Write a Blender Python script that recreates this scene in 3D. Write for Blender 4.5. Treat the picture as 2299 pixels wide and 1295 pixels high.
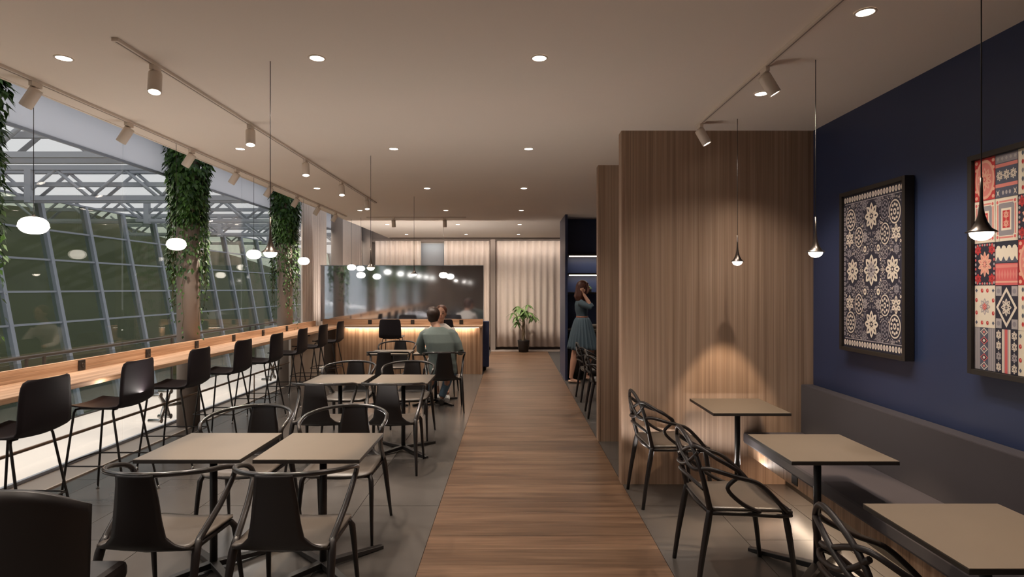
import bpy, bmesh, math, random
import numpy as np
from mathutils import Vector, Matrix, Euler
random.seed(7)
PI = math.pi
scn = bpy.context.scene
for o in list(bpy.data.objects): bpy.data.objects.remove(o)
COL = scn.collection
V = Vector

# ------------------------------------------------------------------ camera, world, exposure
cam_d = bpy.data.cameras.new('camera'); cam = bpy.data.objects.new('camera', cam_d); COL.objects.link(cam)
cam.location = (0, 0, 1.65); cam.rotation_euler = (PI/2, 0, 0)
cam_d.sensor_width = 36; cam_d.sensor_fit = 'HORIZONTAL'; cam_d.lens = 36*1300/2299
cam_d.clip_start = 0.05; cam_d.clip_end = 300
scn.camera = cam
scn.view_settings.view_transform = 'Standard'; scn.view_settings.look = 'None'
scn.view_settings.gamma = 1; scn.view_settings.use_curve_mapping = False
scn.view_settings.exposure = 0.64
w = bpy.data.worlds.new('world'); scn.world = w; w.use_nodes = True
wn = w.node_tree; wn.nodes.clear()
wo = wn.nodes.new('ShaderNodeOutputWorld'); wb = wn.nodes.new('ShaderNodeBackground')
tc = wn.nodes.new('ShaderNodeTexCoord'); sp = wn.nodes.new('ShaderNodeSeparateXYZ'); rp = wn.nodes.new('ShaderNodeValToRGB')
wn.links.new(tc.outputs['Generated'], sp.inputs[0]); wn.links.new(sp.outputs['Z'], rp.inputs[0])
rp.color_ramp.elements[0].position = 0.0; rp.color_ramp.elements[0].color = (.56, .57, .59, 1)
rp.color_ramp.elements[1].position = 0.6; rp.color_ramp.elements[1].color = (.50, .52, .57, 1)
wn.links.new(rp.outputs[0], wb.inputs[0]); wb.inputs[1].default_value = 0.95
wn.links.new(wb.outputs[0], wo.inputs[0])
cy = scn.cycles
cy.use_denoising = True; cy.max_bounces = 8; cy.diffuse_bounces = 4; cy.glossy_bounces = 4
cy.transparent_max_bounces = 16; cy.transmission_bounces = 6; cy.sample_clamp_indirect = 4.0
cy.caustics_reflective = False; cy.caustics_refractive = False

def light(name, kind, loc, energy, color=(1, .8, .6), parent=None, d=(0, 0, -1), size=.1, sizey=None, angle=60, blend=.5, radius=.03):
    L = bpy.data.lights.new(name, kind); L.energy = energy; L.color = color
    if kind == 'AREA':
        L.shape = 'RECTANGLE'; L.size = size; L.size_y = sizey or size
    elif kind == 'SPOT':
        L.spot_size = math.radians(angle); L.spot_blend = blend; L.shadow_soft_size = radius
    else: L.shadow_soft_size = radius
    o = bpy.data.objects.new(name, L); COL.objects.link(o)
    o.rotation_euler = V(d).to_track_quat('-Z', 'Y').to_euler(); o.location = loc
    if parent: o.parent = parent
    return o
WARM = (1, .86, .73); KE = 1.7
# unseen area lamp, added to brighten the pale walkway outside the glass
light('added_walkway_fill', 'AREA', (-4.85, 6, 3.4), 185, (1, .89, .80), size=.8, sizey=20)
# added fill strip hidden behind the bar's upstand to brighten ceiling, pillars and ivy
light('added_bar_fill', 'AREA', (-3.80, 4.6, .93), 54, (1, .91, .84), d=(.12, 0, 1), size=.05, sizey=17)

# ------------------------------------------------------------------ materials
def srgb(r, g, b):
    f = lambda c: (c/255/12.92) if c/255 <= .04045 else ((c/255+.055)/1.055)**2.4
    return (f(r), f(g), f(b), 1)
def lin(*c): return (c[0], c[1], c[2], 1)
def mat(name, col, rough=.5, metal=0, noise=0, nscale=6, bump=0, bscale=80, spec=.5, sheen=0):
    m = bpy.data.materials.new(name); m.use_nodes = True; nt = m.node_tree
    b = nt.nodes['Principled BSDF']; b.inputs['Base Color'].default_value = col
    b.inputs['Roughness'].default_value = rough; b.inputs['Metallic'].default_value = metal
    b.inputs['Specular IOR Level'].default_value = spec
    if sheen: b.inputs['Sheen Weight'].default_value = sheen
    t = nt.nodes.new('ShaderNodeTexCoord')
    if noise:
        n = nt.nodes.new('ShaderNodeTexNoise'); n.inputs['Scale'].default_value = nscale; n.inputs['Detail'].default_value = 5
        r = nt.nodes.new('ShaderNodeMapRange'); r.inputs['To Min'].default_value = 1-noise; r.inputs['To Max'].default_value = 1+noise
        x = nt.nodes.new('ShaderNodeVectorMath'); x.operation = 'SCALE'; x.inputs[0].default_value = col[:3]
        nt.links.new(t.outputs['Object'], n.inputs['Vector']); nt.links.new(n.outputs[0], r.inputs[0])
        nt.links.new(r.outputs[0], x.inputs['Scale']); nt.links.new(x.outputs[0], b.inputs['Base Color'])
    if bump:
        n2 = nt.nodes.new('ShaderNodeTexNoise'); n2.inputs['Scale'].default_value = bscale
        bp = nt.nodes.new('ShaderNodeBump'); bp.inputs['Strength'].default_value = bump; bp.inputs['Distance'].default_value = .003
        nt.links.new(t.outputs['Object'], n2.inputs['Vector']); nt.links.new(n2.outputs[0], bp.inputs['Height'])
        nt.links.new(bp.outputs[0], b.inputs['Normal'])
    return m
def wood(name, dark, mid, pale, scale, rough=.45, rnd=False, coord='Object', fine=60):
    """stretched noise: scale=(sx,sy,sz), the grain runs along the axis with the small scale"""
    m = bpy.data.materials.new(name); m.use_nodes = True; nt = m.node_tree; b = nt.nodes['Principled BSDF']
    b.inputs['Roughness'].default_value = rough
    t = nt.nodes.new('ShaderNodeTexCoord'); mp = nt.nodes.new('ShaderNodeMapping'); mp.inputs['Scale'].default_value = scale
    src = t.outputs[coord]
    if rnd:
        oi = nt.nodes.new('ShaderNodeObjectInfo'); ml = nt.nodes.new('ShaderNodeVectorMath'); ml.operation = 'MULTIPLY_ADD'
        cb = nt.nodes.new('ShaderNodeCombineXYZ')
        mu = nt.nodes.new('ShaderNodeMath'); mu.operation = 'MULTIPLY'; mu.inputs[1].default_value = 37
        nt.links.new(oi.outputs['Random'], mu.inputs[0]); nt.links.new(mu.outputs[0], cb.inputs[0]); nt.links.new(mu.outputs[0], cb.inputs[2])
        ad = nt.nodes.new('ShaderNodeVectorMath'); ad.operation = 'ADD'
        nt.links.new(src, ad.inputs[0]); nt.links.new(cb.outputs[0], ad.inputs[1]); src = ad.outputs[0]
    nt.links.new(src, mp.inputs[0])
    n = nt.nodes.new('ShaderNodeTexNoise'); n.inputs['Scale'].default_value = 1; n.inputs['Detail'].default_value = 6; n.inputs['Distortion'].default_value = .35
    n.inputs['Roughness'].default_value = .62
    nt.links.new(mp.outputs[0], n.inputs['Vector'])
    r = nt.nodes.new('ShaderNodeValToRGB'); e = r.color_ramp.elements
    e[0].position = .33; e[0].color = dark; e[1].position = .66; e[1].color = pale
    x = e.new(.5); x.color = mid
    mp2 = nt.nodes.new('ShaderNodeMapping'); mp2.inputs['Scale'].default_value = [s*5.5 if s > 4 else s*1.6 for s in scale]
    nt.links.new(src, mp2.inputs[0])
    n2 = nt.nodes.new('ShaderNodeTexNoise'); n2.inputs['Scale'].default_value = 1; n2.inputs['Detail'].default_value = 3
    nt.links.new(mp2.outputs[0], n2.inputs['Vector'])
    mr = nt.nodes.new('ShaderNodeMapRange'); mr.inputs['From Min'].default_value = .3; mr.inputs['From Max'].default_value = .7
    mr.inputs['To Min'].default_value = .76; mr.inputs['To Max'].default_value = 1.18
    nt.links.new(n2.outputs[0], mr.inputs[0])
    vm = nt.nodes.new('ShaderNodeVectorMath'); vm.operation = 'SCALE'
    nt.links.new(n.outputs[0], r.inputs[0]); nt.links.new(r.outputs[0], vm.inputs[0]); nt.links.new(mr.outputs[0], vm.inputs['Scale'])
    out = vm.outputs[0]
    if rnd:
        mr2 = nt.nodes.new('ShaderNodeMapRange'); mr2.inputs['To Min'].default_value = .82; mr2.inputs['To Max'].default_value = 1.14
        vm2 = nt.nodes.new('ShaderNodeVectorMath'); vm2.operation = 'SCALE'
        nt.links.new(oi.outputs['Random'], mr2.inputs[0]); nt.links.new(out, vm2.inputs[0]); nt.links.new(mr2.outputs[0], vm2.inputs['Scale']); out = vm2.outputs[0]
    nt.links.new(out, b.inputs['Base Color'])
    bp = nt.nodes.new('ShaderNodeBump'); bp.inputs['Strength'].default_value = .12; bp.inputs['Distance'].default_value = .002
    nt.links.new(n2.outputs[0], bp.inputs['Height']); nt.links.new(bp.outputs[0], b.inputs['Normal'])
    return m
def emit(name, col, s):
    m = bpy.data.materials.new(name); m.use_nodes = True; nt = m.node_tree; b = nt.nodes['Principled BSDF']
    b.inputs['Base Color'].default_value = (.8, .8, .8, 1); b.inputs['Emission Color'].default_value = col; b.inputs['Emission Strength'].default_value = s
    return m
def glass(name, tint=(.93, .96, .96, 1), rough=.0, ior=1.5, boost=1.0, gcol=(1, 1, 1, 1)):
    m = bpy.data.materials.new(name); m.use_nodes = True; nt = m.node_tree; nt.nodes.clear()
    o = nt.nodes.new('ShaderNodeOutputMaterial'); mx = nt.nodes.new('ShaderNodeMixShader')
    tr = nt.nodes.new('ShaderNodeBsdfTransparent'); tr.inputs[0].default_value = tint
    g = nt.nodes.new('ShaderNodeBsdfGlossy'); g.inputs['Roughness'].default_value = rough; g.inputs['Color'].default_value = gcol
    f = nt.nodes.new('ShaderNodeLayerWeight'); f.inputs[0].default_value = .5
    pw = nt.nodes.new('ShaderNodeMath'); pw.operation = 'POWER'; pw.inputs[1].default_value = 4.5
    mu = nt.nodes.new('ShaderNodeMath'); mu.operation = 'MULTIPLY_ADD'; mu.inputs[1].default_value = .9*min(1, boost); mu.inputs[2].default_value = .035*boost; mu.use_clamp = True
    nt.links.new(f.outputs['Facing'], pw.inputs[0]); nt.links.new(pw.outputs[0], mu.inputs[0]); nt.links.new(mu.outputs[0], mx.inputs[0])
    nt.links.new(tr.outputs[0], mx.inputs[1]); nt.links.new(g.outputs[0], mx.inputs[2]); nt.links.new(mx.outputs[0], o.inputs[0])
    return m
def mixsh(name, fac, a, b):
    m = bpy.data.materials.new(name); m.use_nodes = True; nt = m.node_tree; nt.nodes.clear()
    o = nt.nodes.new('ShaderNodeOutputMaterial'); mx = nt.nodes.new('ShaderNodeMixShader'); mx.inputs[0].default_value = fac
    sh = []
    for kind, c, r in (a, b):
        n = nt.nodes.new(kind); n.inputs[0].default_value = c
        if 'Roughness' in n.inputs: n.inputs['Roughness'].default_value = r
        sh.append(n)
    nt.links.new(sh[0].outputs[0], mx.inputs[1]); nt.links.new(sh[1].outputs[0], mx.inputs[2]); nt.links.new(mx.outputs[0], o.inputs[0])
    return m
def leafmat(name, dark, pale):
    m = bpy.data.materials.new(name); m.use_nodes = True; nt = m.node_tree; b = nt.nodes['Principled BSDF']
    g = nt.nodes.new('ShaderNodeNewGeometry'); r = nt.nodes.new('ShaderNodeValToRGB')
    r.color_ramp.elements[0].color = dark; r.color_ramp.elements[1].color = pale
    nt.links.new(g.outputs['Random Per Island'], r.inputs[0]); nt.links.new(r.outputs[0], b.inputs['Base Color'])
    b.inputs['Roughness'].default_value = .45
    return m
M = {}
M['ceiling'] = mat('ceiling_plaster', lin(.82, .735, .65), .9, noise=.02, nscale=2)
M['white'] = mat('white_metal', lin(.72, .63, .54), .5)
M['blue'] = mat('navy_paint', lin(.026, .040, .098), .42, noise=.10, nscale=1.5)
M['tile'] = mat('floor_tile', lin(.095, .085, .077), .25, noise=.16, nscale=3, bump=.04, bscale=50)
M['grout'] = mat('floor_grout', lin(.05, .045, .042), .8)
M['plank'] = wood('walkway_plank', lin(.085, .046, .026), lin(.145, .083, .048), lin(.20, .122, .075), (1.1, 13, 13), .36, rnd=True)
M['panel'] = wood('wall_veneer', lin(.27, .175, .118), lin(.37, .25, .175), lin(.44, .31, .225), (26, 26, .30), .5)
M['bar'] = wood('bar_oak', lin(.40, .22, .12), lin(.56, .34, .205), lin(.70, .47, .31), (22, .8, 30), .55)
M['barx'] = wood('bar_oak_across', lin(.40, .22, .12), lin(.56, .34, .205), lin(.70, .47, .31), (.8, 22, 30), .55)
M['barv'] = wood('bar_front_veneer', lin(.20, .11, .06), lin(.36, .22, .135), lin(.48, .32, .21), (20, 20, .4), .5)
M['top'] = mat('table_laminate', lin(.112, .093, .075), .42, noise=.06, nscale=8)
M['edge'] = mat('table_edge', lin(.03, .024, .02), .5)
M['black'] = mat('black_steel', lin(.018, .015, .014), .42)
M['chair'] = mat('brown_black_plastic', lin(.011, .0075, .007), .42, noise=.05)
M['seat'] = mat('taupe_seat', lin(.085, .072, .062), .30)
M['ringm'] = mat('dark_lacquer_tube', lin(.02, .017, .016), .24, spec=.7)
M['stool'] = mat('stool_shell_plastic', lin(.014, .010, .013), .6, spec=.3)
M['chrome'] = mat('chrome_foot', lin(.6, .58, .55), .2, metal=1)
M['brass'] = mat('rail_bronze', lin(.26, .18, .12), .35, metal=.6)
M['gun'] = mat('gunmetal', lin(.14, .12, .105), .32, metal=1)
M['bench'] = mat('plum_grey_fabric', lin(.036, .028, .034), .85, noise=.06, nscale=30, bump=.15, bscale=400, sheen=.15)
M['navyf'] = mat('navy_fabric', lin(.03, .04, .10), .8)
M['frame'] = mat('black_frame', lin(.022, .018, .015), .45)
M['curtain'] = mat('beige_linen', lin(.74, .64, .57), .9, noise=.04, nscale=20)
M['greywall'] = mat('taupe_wall', lin(.28, .23, .20), .8)
M['column'] = mat('column_plaster', lin(.31, .255, .22), .7, noise=.05, nscale=5)
M['sill'] = mat('pale_sill', lin(.50, .44, .38), .5)
M['terrace'] = mat('pale_terrace', lin(.80, .77, .74), .5)
M['steel'] = mat('blue_grey_steel', lin(.31, .34, .39), .5, noise=.05)
M['steel2'] = mat('grey_truss_steel', lin(.44, .46, .50), .5)
M['grass'] = mat('dark_bank', lin(.075, .080, .032), .95, noise=.35, nscale=.35)
M['court'] = mat('court_paving', lin(.14, .145, .14), .8)
M['cable'] = mat('black_cable', lin(.02, .018, .017), .5)
M['lens'] = emit('lamp_lens', (1, .87, .74, 1), 7)
M['globe'] = emit('globe_glow', (1, .92, .80, 1), 2.4)
M['led'] = emit('led_strip', (1, .84, .70, 1), 5)
M['leaf'] = leafmat('ivy_leaf', lin(.012, .045, .008), lin(.075, .17, .028))
M['leaf2'] = leafmat('money_tree_leaf', lin(.06, .13, .03), lin(.22, .34, .10))
M['stem'] = mat('green_brown_stem', lin(.12, .11, .05), .7)
M['trunk'] = mat('pale_trunk', lin(.30, .23, .15), .8, noise=.3, nscale=25)
M['pot'] = mat('black_pot', lin(.015, .013, .013), .5)
M['soil'] = mat('potting_soil', lin(.05, .035, .025), .9)
M['skin'] = mat('skin', lin(.52, .28, .19), .5)
M['hairb'] = mat('brown_hair', lin(.030, .014, .008), .45, noise=.3, nscale=60)
M['haira'] = mat('auburn_hair', lin(.10, .035, .018), .45, noise=.3, nscale=60)
M['hairl'] = mat('dark_auburn_long_hair', lin(.075, .022, .012), .42, noise=.3, nscale=60)
M['knit'] = mat('sage_knit', lin(.135, .170, .160), .9, noise=.08, nscale=60, bump=.2, bscale=300)
M['jeans'] = mat('blue_denim', lin(.10, .16, .22), .85, noise=.15, nscale=40)
M['whitec'] = mat('white_cotton', lin(.70, .66, .62), .85)
M['dress'] = mat('slate_blue_dress', lin(.075, .115, .145), .75, noise=.08, nscale=30)
M['belt'] = mat('tan_belt', lin(.28, .09, .045), .5)
M['lip'] = mat('lip', lin(.40, .11, .09), .5)
M['eye'] = mat('eye_dark', lin(.02, .015, .012), .2)
M['shoe'] = mat('nude_shoe', lin(.55, .36, .26), .4)
M['sneak'] = mat('white_sneaker', lin(.75, .73, .70), .6)
M['glass'] = glass('window_glass', (.95, .945, .925, 1), 0, 1.5, 1.15)
M['bglass'] = glass('balustrade_glass', (.80, .86, .88, 1), .0, 1.5, 1.0)
M['fglass'] = glass('facade_glass', (.74, .78, .70, 1), .05, 1.5, .25)
M['mirror'] = mixsh('reflective_partition_glass', .80, ('ShaderNodeBsdfTransparent', (.6, .68, .75, 1), 0), ('ShaderNodeBsdfGlossy', (.74, .78, .84, 1), .07))
M['frost'] = mixsh('frosted_clerestory', .5, ('ShaderNodeBsdfTranslucent', (.74, .77, .82, 1), 0), ('ShaderNodeBsdfDiffuse', (.62, .63, .66, 1), 0))

# ------------------------------------------------------------------ mesh helpers
class MB:
    def __init__(s): s.bm = bmesh.new()
    def box(s, x0, x1, y0, y1, z0, z1, mi=0):
        vs = [s.bm.verts.new((x, y, z)) for x in (x0, x1) for y in (y0, y1) for z in (z0, z1)]
        for f in ((0, 1, 3, 2), (4, 6, 7, 5), (0, 4, 5, 1), (2, 3, 7, 6), (0, 2, 6, 4), (1, 5, 7, 3)):
            q = s.bm.faces.new([vs[i] for i in f]); q.material_index = mi
        return vs
    def tube(s, pts, r, n=10, smooth=0, closed=False, flat=None):
        pts = [V(p) for p in pts]; r = list(r) if isinstance(r, (list, tuple)) else [r]*len(pts)
        if smooth:
            P, R = [], []; N = len(pts)
            for i in range(N if closed else N-1):
                g = (lambda k: pts[k % N]) if closed else (lambda k: pts[max(0, min(N-1, k))])
                p0, p1, p2, p3 = g(i-1), g(i), g(i+1), g(i+2)
                for k in range(smooth):
                    t = k/smooth
                    P.append(.5*((2*p1)+(-p0+p2)*t+(2*p0-5*p1+4*p2-p3)*t*t+(-p0+3*p1-3*p2+p3)*t**3))
                    R.append(r[i]*(1-t)+r[(i+1) % N]*t)
            if not closed: P.append(pts[-1]); R.append(r[-1])
            pts, r = P, R
        N = len(pts); rings = []; up = None
        for i in range(N):
            a = pts[(i-1) % N] if (closed or i > 0) else pts[i]; b = pts[(i+1) % N] if (closed or i < N-1) else pts[i]
            t = (b-a).normalized()
            if up is None:
                up = V((0, 0, 1)) if abs(t.z) < .9 else V((0, 1, 0))
            u = (up-t*up.dot(t)).normalized(); v = t.cross(u); up = u
            fu, fv = flat or (1, 1)
            rings.append([s.bm.verts.new(pts[i]+(u*math.cos(2*PI*k/n)*fu+v*math.sin(2*PI*k/n)*fv)*r[i]) for k in range(n)])
        for i in range(N if closed else N-1):
            A, B = rings[i], rings[(i+1) % N]
            for k in range(n):
                f = s.bm.faces.new((A[k], A[(k+1) % n], B[(k+1) % n], B[k])); f.smooth = True
        if not closed:
            s.bm.faces.new(list(reversed(rings[0]))); s.bm.faces.new(rings[-1])
        return s
    def lathe(s, prof, c=(0, 0, 0), n=20, cap=True, mat4=None):
        c = V(c); rings = []
        for r, z in prof:
            ring = []
            for k in range(n):
                p = V((r*math.cos(2*PI*k/n), r*math.sin(2*PI*k/n), z))
                ring.append(s.bm.verts.new((mat4 @ p if mat4 else p)+c))
            rings.append(ring)
        for A, B in zip(rings, rings[1:]):
            for k in range(n):
                f = s.bm.faces.new((A[k], A[(k+1) % n], B[(k+1) % n], B[k])); f.smooth = True
        if cap:
            s.bm.faces.new(list(reversed(rings[0]))); s.bm.faces.new(rings[-1])
        return s
    def ell(s, c, r, rot=(0, 0, 0), sub=2):
        m = Matrix.LocRotScale(V(c), Euler(rot), V(r) if isinstance(r, (tuple, list)) else V((r, r, r)))
        g = bmesh.ops.create_icosphere(s.bm, subdivisions=sub, radius=1, matrix=m)
        for v in g['verts']:
            for f in v.link_faces: f.smooth = True
        return s
    def loft(s, secs, n=20, yaw=0):
        """secs: (cx,cy,cz,rx,ry)"""
        rings = []
        for cx, cy_, cz, rx, ry in secs:
            ring = []
            for k in range(n):
                a = 2*PI*k/n; x, y = rx*math.cos(a), ry*math.sin(a)
                ring.append(s.bm.verts.new((cx+x*math.cos(yaw)-y*math.sin(yaw), cy_+x*math.sin(yaw)+y*math.cos(yaw), cz)))
            rings.append(ring)
        for A, B in zip(rings, rings[1:]):
            for k in range(n):
                f = s.bm.faces.new((A[k], A[(k+1) % n], B[(k+1) % n], B[k])); f.smooth = True
        s.bm.faces.new(list(reversed(rings[0]))); s.bm.faces.new(rings[-1])
        return s
    def grid(s, fn, nu, nv, thick=0):
        """surface fn(u,v)->point, u,v in 0..1"""
        vs = [[s.bm.verts.new(fn(i/nu, j/nv)) for j in range(nv+1)] for i in range(nu+1)]
        for i in range(nu):
            for j in range(nv):
                f = s.bm.faces.new((vs[i][j], vs[i+1][j], vs[i+1][j+1], vs[i][j+1])); f.smooth = True
        return s
    def build(s, name, m, parent=None, loc=None, bevel=0, solid=0, local=False, recalc=True, sub=0):
        if recalc: bmesh.ops.recalc_face_normals(s.bm, faces=s.bm.faces)
        me = bpy.data.meshes.new(name)
        if loc is not None and not local:
            for v in s.bm.verts: v.co -= V(loc)
        s.bm.to_mesh(me); s.bm.free()
        for mm in (m if isinstance(m, list) else [m]): me.materials.append(mm)
        o = bpy.data.objects.new(name, me); COL.objects.link(o)
        if loc is not None: o.location = loc
        if parent: o.parent = parent
        if solid:
            k = o.modifiers.new('solid', 'SOLIDIFY'); k.thickness = solid; k.offset = 0
        if bevel:
            k = o.modifiers.new('bevel', 'BEVEL'); k.width = bevel; k.segments = 2; k.limit_method = 'ANGLE'
        if sub:
            k = o.modifiers.new('sub', 'SUBSURF'); k.levels = sub; k.render_levels = sub
        return o
def blob(mb, name, m, parent=None, loc=None, vox=.012, it=4):
    o = mb.build(name, m)
    k = o.modifiers.new('r', 'REMESH'); k.mode = 'VOXEL'; k.voxel_size = vox; k.use_smooth_shade = True
    k = o.modifiers.new('s', 'SMOOTH'); k.factor = .5; k.iterations = it
    dg = bpy.context.evaluated_depsgraph_get(); me = bpy.data.meshes.new_from_object(o.evaluated_get(dg))
    o.modifiers.clear(); old = o.data; o.data = me; bpy.data.meshes.remove(old)
    me.name = name
    for p in me.polygons: p.use_smooth = True
    if loc is not None:
        me.transform(Matrix.Translation(-V(loc)))
        if not parent: o.location = loc
        else: o.location = (0, 0, 0)
    if parent: o.parent = parent
    return o
def box(name, m, b, parent=None, bevel=0, loc=None):
    mb = MB(); mb.box(*b); return mb.build(name, m, parent, loc, bevel)
def empty(name, loc=(0, 0, 0), rz=0):
    o = bpy.data.objects.new(name, None); COL.objects.link(o); o.location = loc; o.rotation_euler = (0, 0, rz); o.empty_display_size = .1; return o
def tag(o, label=None, cat=None, group=None, kind=None):
    if label: o['label'] = label
    if cat: o['category'] = cat
    if group: o['group'] = group
    if kind: o['kind'] = kind
    return o
def struct(name, m, b, parent=None, bevel=0, label=None):
    o = box(name, m, b, parent, bevel)
    if not parent: tag(o, kind='structure')
    if label: o['label'] = label
    if label: o['category'] = name.split('_')[0]
    return o
KIDS = {}
def copy_tree(o, parent=None):
    c = o.copy(); COL.objects.link(c)
    if parent:
        c.parent = parent; c.matrix_parent_inverse = o.matrix_parent_inverse.copy()
    for ch in [x for x in bpy.data.objects if x.parent == o]: copy_tree(ch, c)
    return c

# ------------------------------------------------------------------ room shell
Y0, Y1 = -4.0, 15.8
CE = 2.98
XL, XR = -4.14, 2.54
WL, WR = -0.553, 0.931
fl = struct('floor', M['grout'], (-3.80, XR+.2, Y0, Y1+.2, -.08, -.012), label='dark grey stone tile floor of the cafe')
tiles = {}
def tile(x0, x1, y0, y1):
    key = (round(x1-x0, 3), round(y1-y0, 3))
    g = .002
    if key not in tiles:
        mb = MB(); wx, wy = (x1-x0)/2-g, (y1-y0)/2-g; mb.box(-wx, wx, -wy, wy, -.012, 0)
        o = mb.build('tile', M['tile'], fl); tiles[key] = o.data
        k = o
    else:
        k = bpy.data.objects.new('tile', tiles[key]); COL.objects.link(k); k.parent = fl
    k.location = ((x0+x1)/2, (y0+y1)/2, random.uniform(-.0004, .0004))
for i in range(6):
    xa = WL-.6*i; xb = max(-3.80, xa-.6)
    y = Y0-(.6 if i % 2 else 0)
    while y < Y1:
        tile(xb, xa, max(y, Y0), min(y+1.2, Y1)); y += 1.2
for i in range(3):
    xa = WR+.6*i; xb = min(XR, xa+.6); y = Y0-(.6 if i % 2 else 0)
    while y < 11.4:
        tile(xa, xb, max(y, Y0), min(y+1.2, 11.4)); y += 1.2
struct('floor_back', M['greywall'], (WL, XR, 15.2, Y1, -.012, .001))
wk = struct('floor_walkway', M['grout'], (WL, WR, Y0, 15.2, -.012, -.006), label='brown wood plank walkway down the middle of the cafe')
mb = MB(); mb.box(-(WR-WL)/2+.0015, (WR-WL)/2-.0015, -.1, .1, -.012, 0)
pk = mb.build('plank', M['plank'], wk, bevel=.0015); pk.scale = (1, 1, 1)
y = 4.464-.2015*42
first = True
while y < 15.1:
    if y > Y0:
        k = pk if first else pk.copy()
        if not first: COL.objects.link(k)
        first = False
        k.location = ((WL+WR)/2, y+.10075, .002+random.uniform(-.0004, .0004)); k.parent = wk
    y += .2015
cl = struct('ceiling', M['ceiling'], (-3.215, XR+.2, Y0-.2, Y1+.2, CE, CE+.14), label='pale beige plaster ceiling')
struct('trim_1', M['ceiling'], (-3.235, -3.215, Y0, Y1, CE-.004, CE+.3))
struct('ceiling_void', M['white'], (-4.30, -3.215, Y0, Y1, 4.0, 4.1))
struct('wall_right', M['blue'], (XR, XR+.15, Y0, Y1, 0, CE), label='matte navy painted wall behind the bench')
struct('wall_front', M['panel'], (-4.3, XR+.2, Y0-.15, Y0, 0, 4.0))
struct('wall_back', M['greywall'], (-4.3, XR+.2, Y1, Y1+.15, 0, 4.0))
# timber clad cross walls
def clad(name, x0, x1, y0, y1, label):
    o = struct(name, M['panel'], (x0, x1, y0, y1, 0, CE), label=label)
    box('edge_strip', M['panel'], (x0-.006, x0+.012, y0-.004, y1+.002, 0, CE-.001), o)
    return o
clad('wall_partition', .928, XR, 4.88, 5.0, 'tall brown wood-veneer wall at the end of the bench')
clad('wall_partition_far', .936, XR, 6.25, 6.37, 'second wood-veneer wall just behind the wide one')
# navy alcove: side wall, back wall, shelves and counter
struct('wall_alcove_side', M['blue'], (.955, 1.0, 10.4, 11.5, 0, CE))
struct('wall_alcove_back', M['blue'], (1.0, XR, 11.1, 11.2, 0, CE))
LED_SH = [(2.262, True), (1.905, True), (1.545, False)]
for i, (z, lit) in enumerate(LED_SH):
    s = box('shelf', M['black'], (1.0, XR-.002, 10.86, 11.1, z, z+.035), None)
    tag(s, ['dark wall shelf in the navy alcove, topmost, with a lit strip', 'dark wall shelf in the navy alcove, middle, with a lit strip', 'lowest dark wall shelf in the navy alcove, unlit'][i], 'shelf', 'shelves in the navy alcove')
    if lit:
        box('light_strip', M['led'], (1.07, XR-.06, 10.855, 10.872, z-.014, z), s)
        light('shelf_light', 'AREA', (1.8, 10.9, z-.02), 2.5, WARM, s, size=1.4, sizey=.03)
cab = box('back_counter', M['black'], (1.02, 2.5, 10.62, 11.1, .08, .86), bevel=.004)
tag(cab, 'black low cabinet under a pale worktop at the back of the navy alcove', 'cabinet')
box('worktop', M['top'], (1.01, 2.52, 10.6, 11.1, .86, .9), cab)
for k in range(3): box('door', M['edge'], (1.04+.49*k, 1.51+.49*k, 10.605, 10.62, .12, .84), cab, .003)
box('plinth', M['edge'], (1.05, 2.48, 10.68, 11.1, 0, .08), cab)
bw = MB().lathe([(.03, 0), (.09, .05), (.11, .08), (.105, .082), (.02, .03)], (0, 0, 0), 20).build('serving_bowl', M['sill']); bw.location = (1.52, 10.85, .9)
tag(bw, 'small pale bowl on the dark worktop behind the walking woman', 'bowl')
pb = MB()
pb.box(-.06, .06, -.05, .05, 0, .06)
po = pb.build('planter_box', M['edge'], bevel=.004); po.location = (1.44, 10.97, 1.58); tag(po, 'small dark planter with green sprigs on the lowest shelf beside the woman', 'planter')
sg = MB()
for k in range(26):
    a = random.uniform(0, 2*PI); t = random.uniform(.02, .08)
    sg.ell((t*math.cos(a), t*.6*math.sin(a), .06+random.uniform(0, .05)), (.018, .012, .006), (random.uniform(-1, 1), random.uniform(-1, 1), a), 1)
sg.build('sprigs', M['leaf'], po)

# ------------------------------------------------------------------ window wall, terrace and court outside
struct('trim_2', M['sill'], (XL-.02, -3.80, Y0, Y1, -.08, .0), label='pale stone strip along the foot of the window')
struct('trim_3', M['white'], (-3.815, -3.795, Y0, Y1, -.02, .012))
PJ = [-1.95, .75, 3.45, 6.16, 8.87, 11.58, 14.28, 15.8]
ya = Y0
for i, yb in enumerate(PJ):
    o = box('window_%d' % (i+1), M['glass'], (XL-.012, XL, ya+.006, yb-.006, .02, 3.0)); tag(o, kind='structure')
    mb = MB(); mb.box(XL-.03, XL+.005, ya, yb, .0, .03); mb.build('window_frame', M['steel'], o)
    c = box('clerestory_pane', M['frost'], (XL-.012, XL, ya+.004, yb-.004, 3.02, 4.0), o)
    box('head_rail', M['steel'], (XL-.03, XL+.005, ya, yb, 2.995, 3.02), o)
    ya = yb
struct('floor_terrace', M['terrace'], (-5.57, XL-.02, -8, 40, -.3, 0), label='bright white walkway outside the glass')
struct('trim_4', M['edge'], (-5.60, -5.57, -8, 40, -.3, .015))
bal = empty('balustrade', (-5.56, 6, 0)); tag(bal, 'outside glass balustrade with dark round handrail and paired posts', 'railing')
def W(o, p=(0, 0, 0)): return V(p)-o.location
mb = MB(); mb.tube([(0, -12, .862), (0, 30, .862)], .022, 10); mb.build('handrail', M['edge'], bal)
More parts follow.
